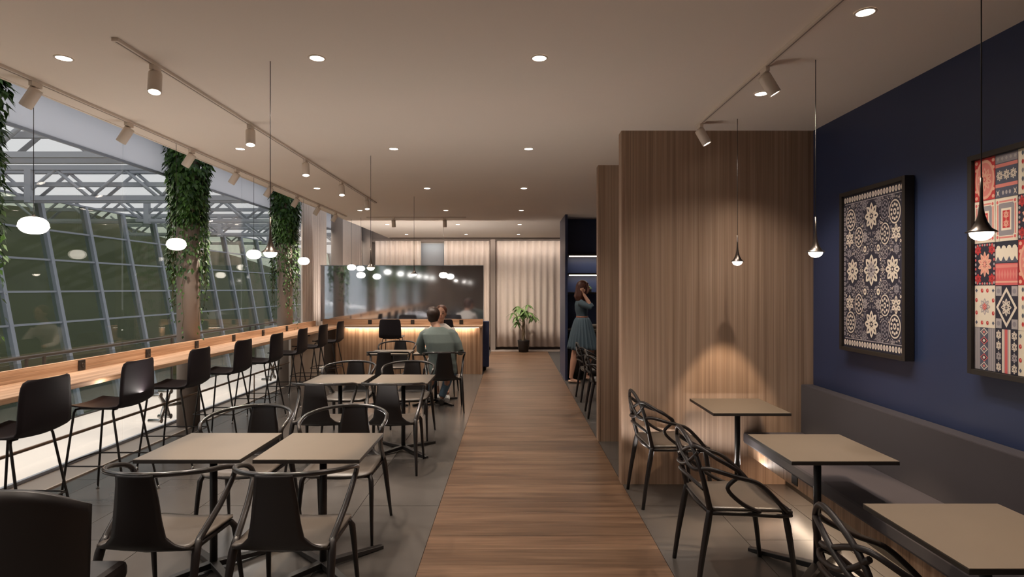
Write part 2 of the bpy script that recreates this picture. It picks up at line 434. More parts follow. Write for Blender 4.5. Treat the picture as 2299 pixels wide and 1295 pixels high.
for k in range(-1, 7):
    yb = 6.63+2.835*k
    for d in (0, .25):
        box('post', M['edge'], (-.012, .012, yb+d-6-.014, yb+d-6+.014, 0, .85), bal)
    box('glass_panel', M['bglass'], (-.006, .006, yb-6+.30, yb-6+2.79, .05, .80), bal)
# the outer facade: leaning mullions and level transoms
LEAN = .19
def fx(z): return -10-LEAN*(z-1.65)
fac = empty('glass_facade', (-10, 14, -2)); tag(fac, 'leaning outer glass facade with a blue-grey steel grid across the courtyard', 'facade')
FZ0, FZ1 = -2.0, 3.63
for k in range(-3, 22):
    ym = 12.71+1.347*k
    mb = MB()
    zz = [FZ0, FZ1]
    vs = []
    for z in zz:
        for dx, dy in ((-.11, -.045), (.05, -.045), (.05, .045), (-.11, .045)):
            vs.append(mb.bm.verts.new((fx(z)+dx+10, ym+dy-14, z+2)))
    for f in ((0, 1, 5, 4), (1, 2, 6, 5), (2, 3, 7, 6), (3, 0, 4, 7), (3, 2, 1, 0), (4, 5, 6, 7)): mb.bm.faces.new([vs[i] for i in f])
    mb.build('mullion', M['steel'], fac)
for d in (1.98, 1.288, .627, -.065, -.734, -1.40, -2.1, -2.8):
    z = 1.65+d
    box('transom', M['steel'], (fx(z)-.02+10, fx(z)+.03+10, -6.5, 26.5, z-.02+2, z+.02+2), fac)
mb = MB(); q = [mb.bm.verts.new((fx(z)+10-.03, y-14, z+2)) for z, y in ((FZ0, 7.5), (FZ0, 40.5), (FZ1, 40.5), (FZ1, 7.5))]; mb.bm.faces.new(q)
mb.build('facade_glass', M['fglass'], fac, solid=.01)
struct('floor_court', M['court'], (-60, -5.6, -20, 60, -2.3, -2.0))
# grassy bank beyond
mb = MB()
def bank(u, v):
    x = -12.5-34*u; y = -14+74*v
    h = -2.05+10.0*min(1, u*1.35)**.8
    return V((x, y, h+.35*math.sin(y*.31+x*.2)*u*2+.2*math.sin(y*.9)*u))
mb.grid(bank, 24, 50); g = mb.build('hillside', M['grass'], recalc=False); tag(g, 'dark green grassy bank beyond the leaning facade', 'hillside', kind='structure')
# roof trusses over the court
def truss(Y, label):
    t = empty('roof_truss', (-7.2, Y, 3.54)); tag(t, label, 'truss', 'roof trusses over the courtyard')
    for dy in (0, .38):
        box('chord', M['steel2'], (-6.2, 2.9, dy-.04, dy+.04, -.05, .03), t)
        box('chord', M['steel2'], (-6.2, 2.9, dy-.05, dy+.05, .58, .68), t)
        x = 2.7; up = True; k = 0
        while x > -6:
            xn = x-.72
            za, zb = (.0, .6) if up else (.6, .0)
            mb = MB(); mb.tube([(x, dy, za), (xn, dy, zb)], .035, 8); mb.build('brace', M['steel2'], t)
            x = xn; up = not up
    box('tie_beam', M['steel2'], (-6.2, 2.9, .1, .18, .26, .35), t)
    box('post', M['steel2'], (-2.95, -2.82, -.06, .06, -.1, .6), t)
    return t
TL = ['grey steel roof truss outside, nearest, at the upper left edge', 'grey steel roof truss outside, second from the camera, above the grid facade',
      'grey steel roof truss outside between the first and second ivy columns, nearer one', 'grey steel roof truss outside between the ivy columns, farther one', 'farthest grey steel roof truss outside by the second ivy column']
for i, Yt in enumerate((8.15, 12.1, 16.0, 20.0, 24.0)): truss(Yt, TL[i])

# ------------------------------------------------------------------ columns and ivy
def leaf_mesh(leaves):
    vs, fs = [], []
    for (p, d, n_, L, Wd) in leaves:
        d = d.normalized(); sd = d.cross(n_).normalized(); nn = sd.cross(d)
        b = len(vs)
        vs += [p, p+d*L*.35+sd*Wd*.5+nn*L*.06, p+d*L, p+d*L*.35-sd*Wd*.5+nn*L*.06, p+d*L*.45]
        fs += [(b, b+1, b+4), (b+1, b+2, b+4), (b+2, b+3, b+4), (b+3, b, b+4)]
    me = bpy.data.meshes.new('foliage'); me.from_pydata([tuple(v) for v in vs], [], fs); me.update(); return me
def ivy_column(Y, label, ivylabel, dens=1.0, seed=0, seen=True):
    rnd = random.Random(seed)
    c = MB(); c.lathe([(.125, 0), (.125, 4.0)], (0, 0, 0), 28)
    o = c.build('column', M['column']); o.location = (-3.9, Y, 0); tag(o, label, 'column', 'round columns along the window', kind='structure')
    iv = empty('ivy', (-3.9, Y, 2.9)); tag(iv, ivylabel, 'plant', 'ivy trailing down the columns')
    if 3 < Y < 5: iv.scale = (1.25, 1.25, 1)
    L = []
    def add(a, r, z, s, spread=1.0):
        p = V((r*math.cos(a), r*math.sin(a), z-2.9))
        out = V((math.cos(a), math.sin(a), 0))
        d = V((rnd.uniform(-.6, .6), rnd.uniform(-.6, .6), -1))+out*rnd.uniform(.1, .9)*spread
        L.append((p, d, out+V((rnd.uniform(-.5, .5), rnd.uniform(-.5, .5), rnd.uniform(-.1, .7))), s*rnd.uniform(.7, 1.25), s*rnd.uniform(.45, .65)))
    for _ in range(int(3000*dens)):
        z = 3.9-1.45*rnd.random()
        a = rnd.uniform(0, 2*PI); t = max(0, (z-2.45)/1.45)
        lim = .145+.10*min(1, t*2.4)
        add(a, rnd.uniform(.14, lim), z, .085)
    vines = MB(); ns = 24
    for k in range(ns):
        a = 2*PI*k/ns+rnd.uniform(-.1, .1)
        side = abs(math.cos(a))
        zend = rnd.uniform(1.05, 2.2)-(.25 if side > .75 else 0); zend = max(1.02, zend)
        pts = []; r0 = .145+(.055*side); z = 3.0
        while z > zend:
            pts.append((r0*math.cos(a)+rnd.uniform(-.012, .012), r0*math.sin(a)+rnd.uniform(-.012, .012), z-2.9)); z -= .12
            dens_l = 7 if (side > .7 and z > 1.9) else (4 if z > 1.9 else 3)
            if z < 1.3: dens_l = 2
            for _ in range(dens_l):
                add(a+rnd.uniform(-.18, .18), r0+rnd.uniform(-.01, .03), z+rnd.uniform(-.06, .06), .062 if z > 1.7 else .045, .6)
        if len(pts) > 2: vines.tube(pts, .003, 4)
    vines.build('vines', M['stem'], iv)
    me = leaf_mesh(L); me.materials.append(M['leaf']); f = bpy.data.objects.new('foliage', me); COL.objects.link(f); f.parent = iv; f['kind'] = 'stuff'
CY = [(-2.0, 'round pillar behind the camera, seen only mirrored in the partition glass', 'ivy on the pillar seen mirrored farthest right in the partition glass', .8),
      (.95, 'round pillar out of frame, mirrored in the partition glass', 'ivy on the pillar mirrored second in the partition glass', .8),
      (4.03, 'round pillar just past the left edge, its ivy tips showing', 'ivy whose leaf tips show at the left edge of the window', .9),
      (6.98, 'round taupe pillar between fourth and fifth bar stools, wrapped in thick ivy', 'thick dark ivy covering the nearer pillar, long strands reaching the bar', 1.0),
      (9.95, 'slimmer-looking taupe pillar farther along the window, ivy down its right side', 'dense green ivy on the farther pillar, behind the trumpet pendant', 1.0)]
for i, (Yc, a, b, dn) in enumerate(CY): ivy_column(Yc, a, b, dn, i+3)
for Yc, lb in ((12.9, 'bare dark pillar between the two window curtains'), (15.6, 'bare dark pillar in the far corner beside the back curtain')):
    c = MB(); c.lathe([(.125, 0), (.125, 4.0)], (0, 0, 0), 24); o = c.build('column', M['greywall']); o.location = (-3.9, Yc, 0); tag(o, lb, 'column', 'round columns along the window', kind='structure')
# steel clamps holding the glass beside the columns
def clamp(Y, label):
    r = empty('glass_clamp', (-4.0, Y, .30)); tag(r, label, 'bracket', 'steel glass clamps by the columns')
    mb = MB()
    for sx, sz in ((-.11, .14), (.09, .15), (-.1, -.15), (.08, -.14)): mb.tube([(0, 0, 0), (0, sx*.5, sz*.5), (0, sx, sz)], [.028, .022, .018], 8)
    mb.tube([(0, 0, 0), (.10, .14, 0)], .018, 8)
    mb.build('spider_arm', M['chrome'], r)
    for sx, sz in ((-.11, .14), (.09, .15), (-.1, -.15), (.08, -.14)):
        d = MB(); d.tube([(-.13, sx, sz), (.0, sx, sz), (.02, sx, sz)], [.02, .02, .03], 12); d.build('disc', M['chrome'], r)
clamp(6.68, 'steel four-armed glass clamp low beside the nearer ivy pillar'); clamp(9.66, 'steel four-armed glass clamp low beside the farther ivy pillar')

# ------------------------------------------------------------------ curtains
def curtain(name, p0, p1, z0, z1, waves, label, amp=.045, group=None):
    p0, p1 = V(p0), V(p1); d = (p1-p0); Ln = d.length; t = d.normalized(); n = V((-t.y, t.x, 0))
    mb = MB(); ph = random.uniform(0, 6)
    def fn(u, v):
        s = math.sin(2*PI*waves*u+ph+.5*math.sin(5*u*PI+ph)); s2 = math.copysign(abs(s)**.75, s)
        a = amp*(.75+.25*(1-v))*(.8+.2*math.sin(13*u+ph))
        return t*(u*Ln+.006*math.sin(9*v+20*u))+n*a*s2+V((0, 0, z0+(z1-z0)*v))
    mb.grid(fn, int(waves*12), 6); o = mb.build(name, M['curtain'], solid=.004, recalc=False); o.location = p0
    tag(o, label, 'curtain', group)
    return o
curtain('curtain', (-3.95, 10.85, 0), (-3.95, 12.25, 0), .05, 3.3, 11, 'long beige curtain by the window, just past the farther ivy pillar', .05)
curtain('curtain', (-3.95, 13.25, 0), (-3.95, 15.1, 0), .05, 3.3, 13, 'beige curtain between the two bare pillars at the far window', .05)
curtain('curtain', (-3.70, 15.62, 0), (-2.46, 15.62, 0), .08, 2.93, 9, 'beige back curtain left of the pale window gap')
curtain('curtain', (-1.84, 15.62, 0), (-.58, 15.62, 0), .08, 2.93, 9, 'beige back curtain between the pale window gap and the grey post')
curtain('curtain', (-.44, 15.62, 0), (1.40, 15.62, 0), .08, 2.93, 10, 'wide beige back curtain behind the potted money tree')
struct('trim_5', M['greywall'], (-3.8, XR, 15.72, 15.8, 2.90, CE))
struct('trim_7', M['greywall'], (-3.2, XR, 15.12, 15.15, 2.935, CE))
light('added_curtain_fill', 'AREA', (-1.1, 15.19, 2.970), 12, (1, .88, .78), d=(0, .55, -1), size=5.4, sizey=.03)  # added strip, kept out of sight by the lip, brightening the back curtains
struct('trim_6', M['greywall'], (-.575, -.445, 15.5, 15.7, 0, CE))
o = box('window_9', M['frost'], (-2.5, -1.8, 15.78, 15.795, 1.1, 2.9)); tag(o, kind='structure')
box('window_frame', M['sill'], (-2.52, -1.78, 15.775, 15.79, 2.88, 2.92), o)
light('window_light', 'AREA', (-2.15, 15.6, 2.86), .5, (.85, .95, .9), d=(0, .3, -1), size=.5, sizey=.1)

# ------------------------------------------------------------------ bar along the window, bar across
barT = .94
bar = box('window_bar', M['bar'], (-3.735, -3.27, Y0+.5, 11.028, barT-.04, barT), bevel=.003)
tag(bar, 'long light oak bar counter running along the window', 'counter')
box('upstand', M['bar'], (-3.765, -3.735, Y0+.5, 11.028, barT-.04, 1.038), bar, .002)
for k in range(-3, 8):
    yy = Y0+1.2+k*0
for yy in (-2.2, .3, 3.2, 9.6):
    box('bracket', M['black'], (-3.74, -3.35, yy-.02, yy+.02, barT-.08, barT-.04), bar)
box('end_panel', M['sill'], (-3.76, -3.72, 9.75, 11.15, 0, barT-.04), bar)
def socket(loc, rz, label):
    r = empty('power_socket', loc, rz); tag(r, label, 'socket', 'black power sockets on the bar upstands')
    box('plate', M['black'], (-.037, .037, 0, .012, -.040, .046), r, .003)
    MB().lathe([(.019, 0), (.019, .004), (.014, .004), (.014, .001)], (0, 0, 0), 18, mat4=Matrix.Rotation(-PI/2, 4, 'X')).build('socket_face', M['edge'], r).location = (0, .012, .003)
for pi in (-.007, .007):
    pass
for k in range(6):
    socket((-3.735, 5.02+.915*k, .984), -PI/2, ['nearest black socket on the window bar, above the gap after the first stool', 'second black socket along the window bar, above the second stool', 'third black socket along the window bar, by the nearer ivy pillar',
            'fourth black socket along the window bar', 'fifth black socket along the window bar', 'sixth black socket along the window bar, just before the farther corner'][k])
fb = box('cross_bar', M['barx'], (-3.735, -.572, 11.03, 11.46, barT-.035, barT), bevel=.003)
tag(fb, 'light oak bar across the room with a lit fluted wood front', 'counter')
box('front_panel', M['barv'], (-3.40, -.60, 11.16, 11.20, 0, barT-.035), fb)
box('end_panel', M['barv'], (-.612, -.578, 11.10, 11.5, 0, barT-.035), fb)
box('upstand', M['barx'], (-3.735, -.572, 11.42, 11.46, barT+.0005, 1.045), fb)
box('light_strip', M['led'], (-3.2, -.64, 11.115, 11.13, barT-.045, barT-.035), fb)
light('bar_light', 'AREA', (-1.95, 11.10, barT-.05), 6, (1, .80, .60), fb, d=(0, .35, -1), size=2.5, sizey=.03)
for X, lb in ((-2.80, 'black socket on the cross bar, left of the left stool'), (-1.96, 'black socket on the cross bar between the two stools'), (-1.0, 'black socket near the right end of the cross bar')):
    s = socket((X, 11.42, .985), PI, lb)
mp = box('glass_partition', M['mirror'], (-3.80, -.572, 11.49, 11.502, 1.0, 2.10)); tag(mp, 'reflective grey glass screen standing on the cross bar', 'screen')
box('top_rail', M['steel'], (-3.80, -.565, 11.485, 11.507, 2.10, 2.112), mp)
box('side_rail', M['steel'], (-.572, -.562, 11.485, 11.507, 1.0, 2.10), mp)
box('lower_panel', M['greywall'], (-3.735, -.58, 11.50, 11.54, 0, 1.045), mp)
box('added_fill_housing', M['black'], (-3.6, -.7, 11.70, 11.79, .90, .96), mp)  # invented housing under the added fill strip
box('added_housing_arm', M['black'], (-3.5, -3.4, 11.54, 11.70, .91, .95), mp)  # invented arm that carries the housing
light('added_screen_fill', 'AREA', (-2.15, 11.745, .965), 26, (1, .90, .82), mp, d=(0, .1, 1), size=2.8, sizey=.05)  # added fill out of sight behind the screen, lifting far ceiling and curtains
# navy booth bench behind the screen
nb = box('booth_bench', M['navyf'], (-1.9, -.50, 11.62, 12.15, .10, .46), bevel=.02); tag(nb, 'navy upholstered bench end poking out behind the cross bar', 'bench')
box('backrest', M['navyf'], (-1.9, -.46, 11.55, 11.68, .08, 1.0), nb, .02)
box('plinth', M['black'], (-1.85, -.53, 11.7, 12.1, 0, .10), nb)
# foot rail
fr = MB(); fr.tube([(0, Y0+.6, .41), (0, 9.7, .41)], .014, 10); fr = fr.build('foot_rail', M['brass']); fr.location = (-3.74, 0, 0)
tag(fr, 'slim bronze foot rail running low behind the bar stools', 'rail')
for yy in (-1.5, 1.5, 4.1, 8.4):
    MB().tube([(0, yy, 0), (0, yy, .40)], .009, 8).build('rail_post', M['brass'], fr)

# ------------------------------------------------------------------ bar stools (front = +Y)
def make_stool():
    r = empty('bar_stool')
    # one-piece shell: seat then back
    prof = [(.215, .745, .175), (.20, .752, .19), (.12, .742, .20), (.0, .735, .205), (-.12, .735, .205), (-.185, .745, .206), (-.215, .78, .207), (-.228, .86, .205), (-.24, .96, .20), (-.25, 1.05, .188), (-.254, 1.078, .175), (-.256, 1.088, .15)]
    def fn(u, v):
        t = v*(len(prof)-1); i = min(int(t), len(prof)-2); f = t-i
        y, z, wd = [prof[i][k]*(1-f)+prof[i+1][k]*f for k in range(3)]
        x = (u*2-1)
        if v > .5: y += .035*x*x*min(1, (v-.45)*3)
        else: z += .012*x*x-.016*(1-x*x)*math.sin(PI*v*1.6) if v < .6 else 0
        return V((x*wd, y, z))
    mb = MB(); mb.grid(fn, 12, 33); mb.build('seat_shell', M['stool'], r, solid=.010, recalc=False)
    F = [(-.20, -.25), (.20, -.25), (-.20, .25), (.20, .25)]
    T = [(-.15, -.12), (.15, -.12), (-.15, .17), (.15, .17)]
    for (fx_, fy), (tx, ty) in zip(F, T):
        l = MB().tube([(tx*.7, ty, .722), (tx, ty, .722), (tx*1.06, ty*1.03, .70), (fx_, fy, .012)], .0085, 8).build('leg', M['black'], r)
        MB().lathe([(.012, 0), (.013, .006), (.009, .014), (.009, .03)], (fx_, fy, 0), 10).build('foot_cap', M['chrome'], l)
    mb = MB()
    def at(i, z):
        k = (.70-z)/.69; return V((T[i][0]*1.06*(1-k)+F[i][0]*k, T[i][1]*1.03*(1-k)+F[i][1]*k, z))
    z = .30; a, b, c, d = at(2, z), at(3, z), at(0, z), at(1, z)
    mb.tube([c, a+V((0, -.02, 0)), a+V((.05, .035, 0)), (a+b)/2+V((0, .05, 0)), b+V((-.05, .035, 0)), b+V((0, -.02, 0)), d], .006, 8, smooth=4)
    mb.tube([c, d], .006, 8)
    mb.build('footrest', M['black'], r)
    mb = MB(); mb.tube([(-.11, -.12, .722), (-.11, .17, .722)], .008, 8); mb.tube([(.11, -.12, .722), (.11, .17, .722)], .008, 8); mb.build('seat_bracket', M['black'], r)
    return r
st0 = make_stool()
SL = ['black bar stool at the window bar, nearest, at the left edge', 'black bar stool at the window bar, second from the camera', 'black bar stool at the window bar, third from the camera',
      'black bar stool at the window bar, fourth, in front of the nearer ivy pillar', 'black bar stool at the window bar, fifth from the camera', 'black bar stool at the window bar, sixth from the camera',
      'black bar stool at the window bar, second from the far corner', 'black bar stool at the window bar, in the far corner']
first = True
for k in range(-3, 8):
    s = st0 if first else copy_tree(st0); first = False
    s.location = (-3.17, 3.68+.9*k, 0); s.rotation_euler = (0, 0, PI/2+(.02*((k*7) % 3-1)))
    tag(s, SL[k] if k >= 0 else ['bar stool reflected in the glass screen, third one past the left edge', 'bar stool reflected in the glass screen, second one past the left edge', 'bar stool reflected in the glass screen, first one past the left edge'][k+3], 'bar stool', 'black bar stools at the window bar' if k >= 0 else 'bar stools seen only as reflections')
for X, lb in ((-2.23, 'black bar stool at the cross bar, left one, back to us'), (-1.27, 'black bar stool at the cross bar, right one, behind the seated man')):
    s = copy_tree(st0); s.location = (X, 10.80, 0); s.rotation_euler = (0, 0, 0); tag(s, lb, 'bar stool', 'bar stools at the cross bar')

# ------------------------------------------------------------------ square tables
TH = .73
def make_table(name='square_table'):
    r = empty(name)
    t = box('tabletop', M['top'], (-.2875, .2875, -.2875, .2875, TH-.004, TH), r)
    box('edge_band', M['edge'], (-.288, .288, -.288, .288, TH-.022, TH-.0041), t, .002)
    MB().tube([(0, 0, .03), (0, 0, TH-.024)], .021, 16).build('pole', M['black'], r)
    box('mounting_plate', M['black'], (-.09, .09, -.09, .09, TH-.032, TH-.022), r)
    for k in range(4):
        a = PI/4+k*PI/2; c, s = math.cos(a), math.sin(a)
        mb = MB(); n = V((-s, c, 0))
        vs = []
        for d, hw, z0, z1 in ((.0, .024, .02, .055), (.40, .018, .0, .022)):
            p = V((c*d, s*d, 0))
            for q, z in ((-1, z0), (1, z0), (1, z1), (-1, z1)): vs.append(mb.bm.verts.new(p+n*hw*q+V((0, 0, z))))
        for f in ((0, 1, 2, 3), (7, 6, 5, 4), (0, 4, 5, 1), (1, 5, 6, 2), (2, 6, 7, 3), (3, 7, 4, 0)): mb.bm.faces.new([vs[i] for i in f])
        mb.build('base_arm', M['black'], r, bevel=.003)
    return r
tb0 = make_table(); tfirst = True
def put_table(x, y, label, group):
    global tfirst
    t = tb0 if tfirst else copy_tree(tb0); tfirst = False
    t.location = (x, y, 0); tag(t, label, 'table', group); return t
G = 'square tables beside the window bar'
put_table(-1.752, 3.40, 'taupe square table, front pair, left one', G); put_table(-1.108, 3.40, 'taupe square table, front pair, right one', G)
put_table(-1.752, 5.905, 'taupe square table, middle pair, left one', G); put_table(-1.108, 5.905, 'taupe square table, middle pair, right one', G)
put_table(-1.752, 8.41, 'taupe square table, back pair, left one beside the seated man', G); put_table(-1.108, 8.41, 'taupe square table between the two seated people', G)
G = 'square tables along the bench'
put_table(1.775, 4.56, 'square table by the bench, against the wood wall in a pool of light', G)
put_table(1.777, 3.37, 'square table by the bench, middle one', G)
put_table(1.79, 2.19, 'square table by the bench, nearest, cut by the lower right corner', G)

# ------------------------------------------------------------------ ring-arm chairs (front = +Y)
def make_ring_chair():
    r = empty('ring_armchair')
    # seat shell with narrow back slab
    def seat(u, v):
        x = (u*2-1); y = -.20+.43*v
        wd = .228*(1-.03*(1-v)**2)*(1 if v < .85 else 1-.25*((v-.85)/.15)**2)
        z = .448+.012*abs(x)**2-.012*(1-x*x)*math.sin(PI*min(1, v*1.1))
        if v > .8: z -= .02*((v-.8)/.2)**2
        if abs(x) > .85: z -= .004
        return V((x*wd, y, z))
    MB().grid(seat, 14, 14).build('seat', M['seat'], r, solid=.012, recalc=False)
    prof = [(-.17, .436, .226), (-.195, .441, .225), (-.213, .452, .208), (-.225, .472, .165), (-.232, .51, .128), (-.236, .58, .114), (-.24, .68, .102), (-.247, .76, .090), (-.254, .805, .086)]
    def back(u, v):
        t = v*(len(prof)-1); i = min(int(t), len(prof)-2); f = t-i
        y, z, wd = [prof[i][k]*(1-f)+prof[i+1][k]*f for k in range(3)]
        x = u*2-1
        return V((x*wd, y+.02*x*x*(wd/.2)-.008, z))
    MB().grid(back, 10, 28).build('backrest', M['chair'], r, solid=.014, recalc=False)
    # ring: one lacquered tube, arms bent down to the seat sides
    pts = []
    for k in range(-7, 8):
        a = k/7*1.38
        pts.append(V((.285*math.sin(a), .02-.275*math.cos(a)+.0,   .804-.036*(1-math.cos(a)))))
    L = [V((-.286, .06, .752)), V((-.274, .105, .722)), V((-.262, .10, .675)), V((-.247, .01, .575)), V((-.230, -.13, .47)), V((-.229, -.15, .43))]
    pr = list(reversed(L))+pts+[V((-p.x, p.y, p.z)) for p in L]
    rr_ = [.017, .0165, .0155, .014, .013, .0125]; MB().tube(pr, rr_+[.0125]*15+rr_[::-1], 10, smooth=2).build('arm_ring', M['ringm'], r)
    for s in (-1, 1):
        MB().tube([(s*.229, -.13, .47), (s*.233, -.165, .41), (s*.245, -.215, .22), (s*.26, -.265, .0)], [.016, .021, .016, .010], 8, smooth=2).build('leg', M['chair'], r)
        MB().tube([(s*.205, .16, .43), (s*.225, .19, .40), (s*.235, .22, .2), (s*.245, .25, .0)], [.012, .017, .013, .009], 8, smooth=2).build('leg', M['chair'], r)
        MB().tube([(s*.222, -.14, .435), (s*.217, .02, .43), (s*.207, .18, .425)], [.013, .011, .013], 8, smooth=2).build('side_rail', M['chair'], r)
    MB().tube([(-.21, .17, .425), (0, .17, .415), (.21, .17, .425)], .010, 8, smooth=2).build('cross_rail', M['chair'], r)
    MB().tube([(-.222, -.15, .435), (0, -.17, .425), (.222, -.15, .435)], .010, 8, smooth=2).build('cross_rail', M['chair'], r)
    return r
rc0 = make_ring_chair(); rfirst = True
def ring_chair(x, y, rz, label):
    global rfirst
    c = rc0 if rfirst else copy_tree(rc0); rfirst = False
    c.location = (x, y, 0); c.rotation_euler = (0, 0, rz); tag(c, label, 'chair', 'ring-armed chairs at the square tables'); return c
ring_chair(-1.70, 2.88, -.05, 'dark ring-armed chair, front row, left, its back to us')
ring_chair(-1.075, 2.88, -.02, 'dark ring-armed chair, front row, right, its back to us')
ring_chair(-1.80, 3.95, PI, 'dark ring-armed chair behind the front left table, facing us')
ring_chair(-1.14, 3.95, PI, 'dark ring-armed chair behind the front right table, facing us')
ring_chair(-1.74, 5.36, .0, 'dark ring-armed chair at the middle left table, its back to us')
ring_chair(-1.10, 5.36, .0, 'dark ring-armed chair at the middle right table, its back to us')
ring_chair(-1.82, 6.50, PI, 'dark ring-armed chair behind the middle left table, facing us')
ring_chair(-1.16, 6.50, PI, 'dark ring-armed chair behind the middle right table, facing us')
ring_chair(-1.70, 7.95, .0, 'dark ring-armed chair at the back left table, its back to us')
ring_chair(-.925, 7.90, .12, 'dark ring-armed chair that the man in the sage sweater sits on')
ring_chair(-1.80, 9.10, PI, 'dark ring-armed chair behind the back left table, facing us')
ring_chair(-1.13, 9.12, PI, 'dark ring-armed chair under the white-clad person, mostly hidden')
# tub chair at the lower left corner
tc_ = empty('tub_chair', (-1.95, 2.34, 0)); tag(tc_, 'charcoal round-backed chair filling the lower left corner', 'chair')
def tub(u, v):
    a = PI*(.10+.80*u); R = .30
    hgt = .92-.13*abs(math.cos(a))**4
    x = R*math.cos(a); y = -.25*math.sin(a)
    return V((x*(1+.06*v), y*(1+.06*v)+.0, .36+(hgt-.36)*v))
MB().grid(tub, 40, 12).build('backrest', M['chair'], tc_, solid=.035, recalc=False, bevel=0)
box('seat', M['chair'], (-.25, .25, -.20, .24, .36, .45), tc_, .03)
for sx in (-1, 1):
    for sy in (-1, 1): MB().tube([(sx*.18, sy*.17, .36), (sx*.23, sy*.22, 0)], [.016, .010], 8).build('leg', M['chair'], tc_)

# ------------------------------------------------------------------ woven-loop plastic armchairs (front = +Y)
def make_loop_chair():
    r = empty('loop_armchair')
    P = M['chair']
    def seat(u, v):
        x = (u*2-1); y = -.21+.44*v; wd = .235-.03*(1-v)
        z = .452+.010*x*x-.012*(1-x*x)*math.sin(PI*v)
        if v > .85: z -= .012*((v-.85)/.15)
        return V((x*wd, y, z))
    MB().grid(seat, 12, 12).build('seat', M['seat'], r, solid=.018, recalc=False)
    mb = MB(); mb.tube([(-.205, -.20, .44), (-.225, .0, .44), (-.235, .22, .438), (0, .235, .436), (.235, .22, .438), (.225, .0, .44), (.205, -.20, .44)], .012, 8, smooth=3)
    mb.tube([(-.205, -.2, .44), (0, -.215, .438), (.205, -.2, .44)], .012, 8); mb.build('seat_rim', P, r)
    for s in (-1, 1):
        MB().tube([(s*.205, -.20, .47), (s*.21, -.215, .38), (s*.215, -.25, .18), (s*.22, -.275, 0)], [.016, .02, .016, .0125], 8, smooth=2).build('leg', P, r)
        MB().tube([(s*.225, .19, .45), (s*.23, .205, .38), (s*.232, .235, .18), (s*.235, .255, 0)], [.014, .019, .015, .0125], 8, smooth=2).build('leg', P, r)
    # loop A: tall, from the rear leg over the crown of the back
    sl = .0125
    MB().tube([(-.205, -.20, .45), (-.215, -.235, .60), (-.20, -.262, .73), (-.12, -.285, .825), (-.03, -.29, .84), (.08, -.287, .815), (.17, -.27, .75), (.215, -.24, .62), (.205, -.20, .45)], [.017, .014, sl, sl, sl, sl, sl, .014, .017], 8, smooth=5).build('back_loop', P, r)
    # loop B: arm loop, level arms and a dip across the back
    MB().tube([(-.235, .20, .45), (-.262, .12, .54), (-.272, .03, .615), (-.272, -.08, .655), (-.262, -.19, .71), (-.20, -.262, .762), (-.06, -.292, .745), (.05, -.292, .70), (.16, -.275, .665), (.235, -.215, .685), (.270, -.09, .655), (.272, .03, .62), (.262, .12, .54), (.235, .20, .45)], .0125, 8, smooth=5).build('arm_loop', P, r)
    # loop C: low sweep crossing the others
    MB().tube([(-.228, .06, .45), (-.238, -.05, .50), (-.232, -.16, .585), (-.17, -.25, .66), (-.04, -.285, .70), (.10, -.285, .765), (.19, -.258, .79), (.248, -.18, .745), (.262, -.10, .70), (.255, -.06, .66), (.240, -.12, .585), (.236, -.04, .50), (.228, .06, .45)], .0115, 8, smooth=5).build('cross_loop', P, r)
    MB().tube([(-.232, -.16, .585), (-.21, -.235, .62), (-.11, -.28, .63), (.03, -.287, .655), (.14, -.277, .715), (.20, -.262, .77)], .011, 8, smooth=5).build('cross_band', P, r)
    MB().tube([(-.215, -.24, .56), (-.10, -.272, .585), (.05, -.28, .60), (.215, -.238, .57)], .0105, 8, smooth=5).build('cross_band', P, r)
    return r
lc0 = make_loop_chair()
LC = [(1.24, 4.56, 'black loop-backed armchair by the lit wood wall'), (1.27, 3.33, 'black loop-backed armchair at the middle bench table'), (1.44, 2.06, 'black loop-backed armchair nearest, only its top showing at the bottom edge'),
      (1.26, 8.62, 'black loop-backed armchair beyond the wood walls, farther one by the walking woman'), (1.25, 7.55, 'black loop-backed armchair beyond the wood walls, nearer one half hidden by the wall')]
for i, (x, y, lb) in enumerate(LC):
    c = lc0 if i == 0 else copy_tree(lc0); c.location = (x, y, 0); c.rotation_euler = (0, 0, -PI/2+(.06, .0, -.08, .05, -.04)[i]); tag(c, lb, 'chair', 'black loop-backed armchairs')

# ------------------------------------------------------------------ bench along the navy wall
bn = empty('wall_bench', (2.2, 2.4, 0)); tag(bn, 'long plum-grey upholstered bench against the navy wall', 'bench')
def Bx(name, m, b, bevel=0, p=bn): return box(name, m, (b[0]-2.2, b[1]-2.2, b[2]-2.4, b[3]-2.4, b[4], b[5]), p, bevel)
Bx('seat_cushion', M['bench'], (1.94, 2.44, .2, 4.872, .355, .445), .018)
Bx('backrest', M['bench'], (2.43, 2.535, .2, 4.872, .36, .845), .008)
Bx('seat_frame', M['barv'], (1.985, 2.5, .2, 4.87, .255, .355))
Bx('plinth', M['edge'], (2.30, 2.535, .2, 4.87, 0, .255))
Bx('socket_plate', M['black'], (1.979, 1.986, 4.02, 4.10, .275, .335))
Bx('light_strip', M['led'], (2.24, 2.26, .3, 4.8, .243, .255))
light('bench_light', 'AREA', (.03, 0, .235), 8, (1, .74, .50), bn, size=.03, sizey=4.4, d=(0, 0, -1))

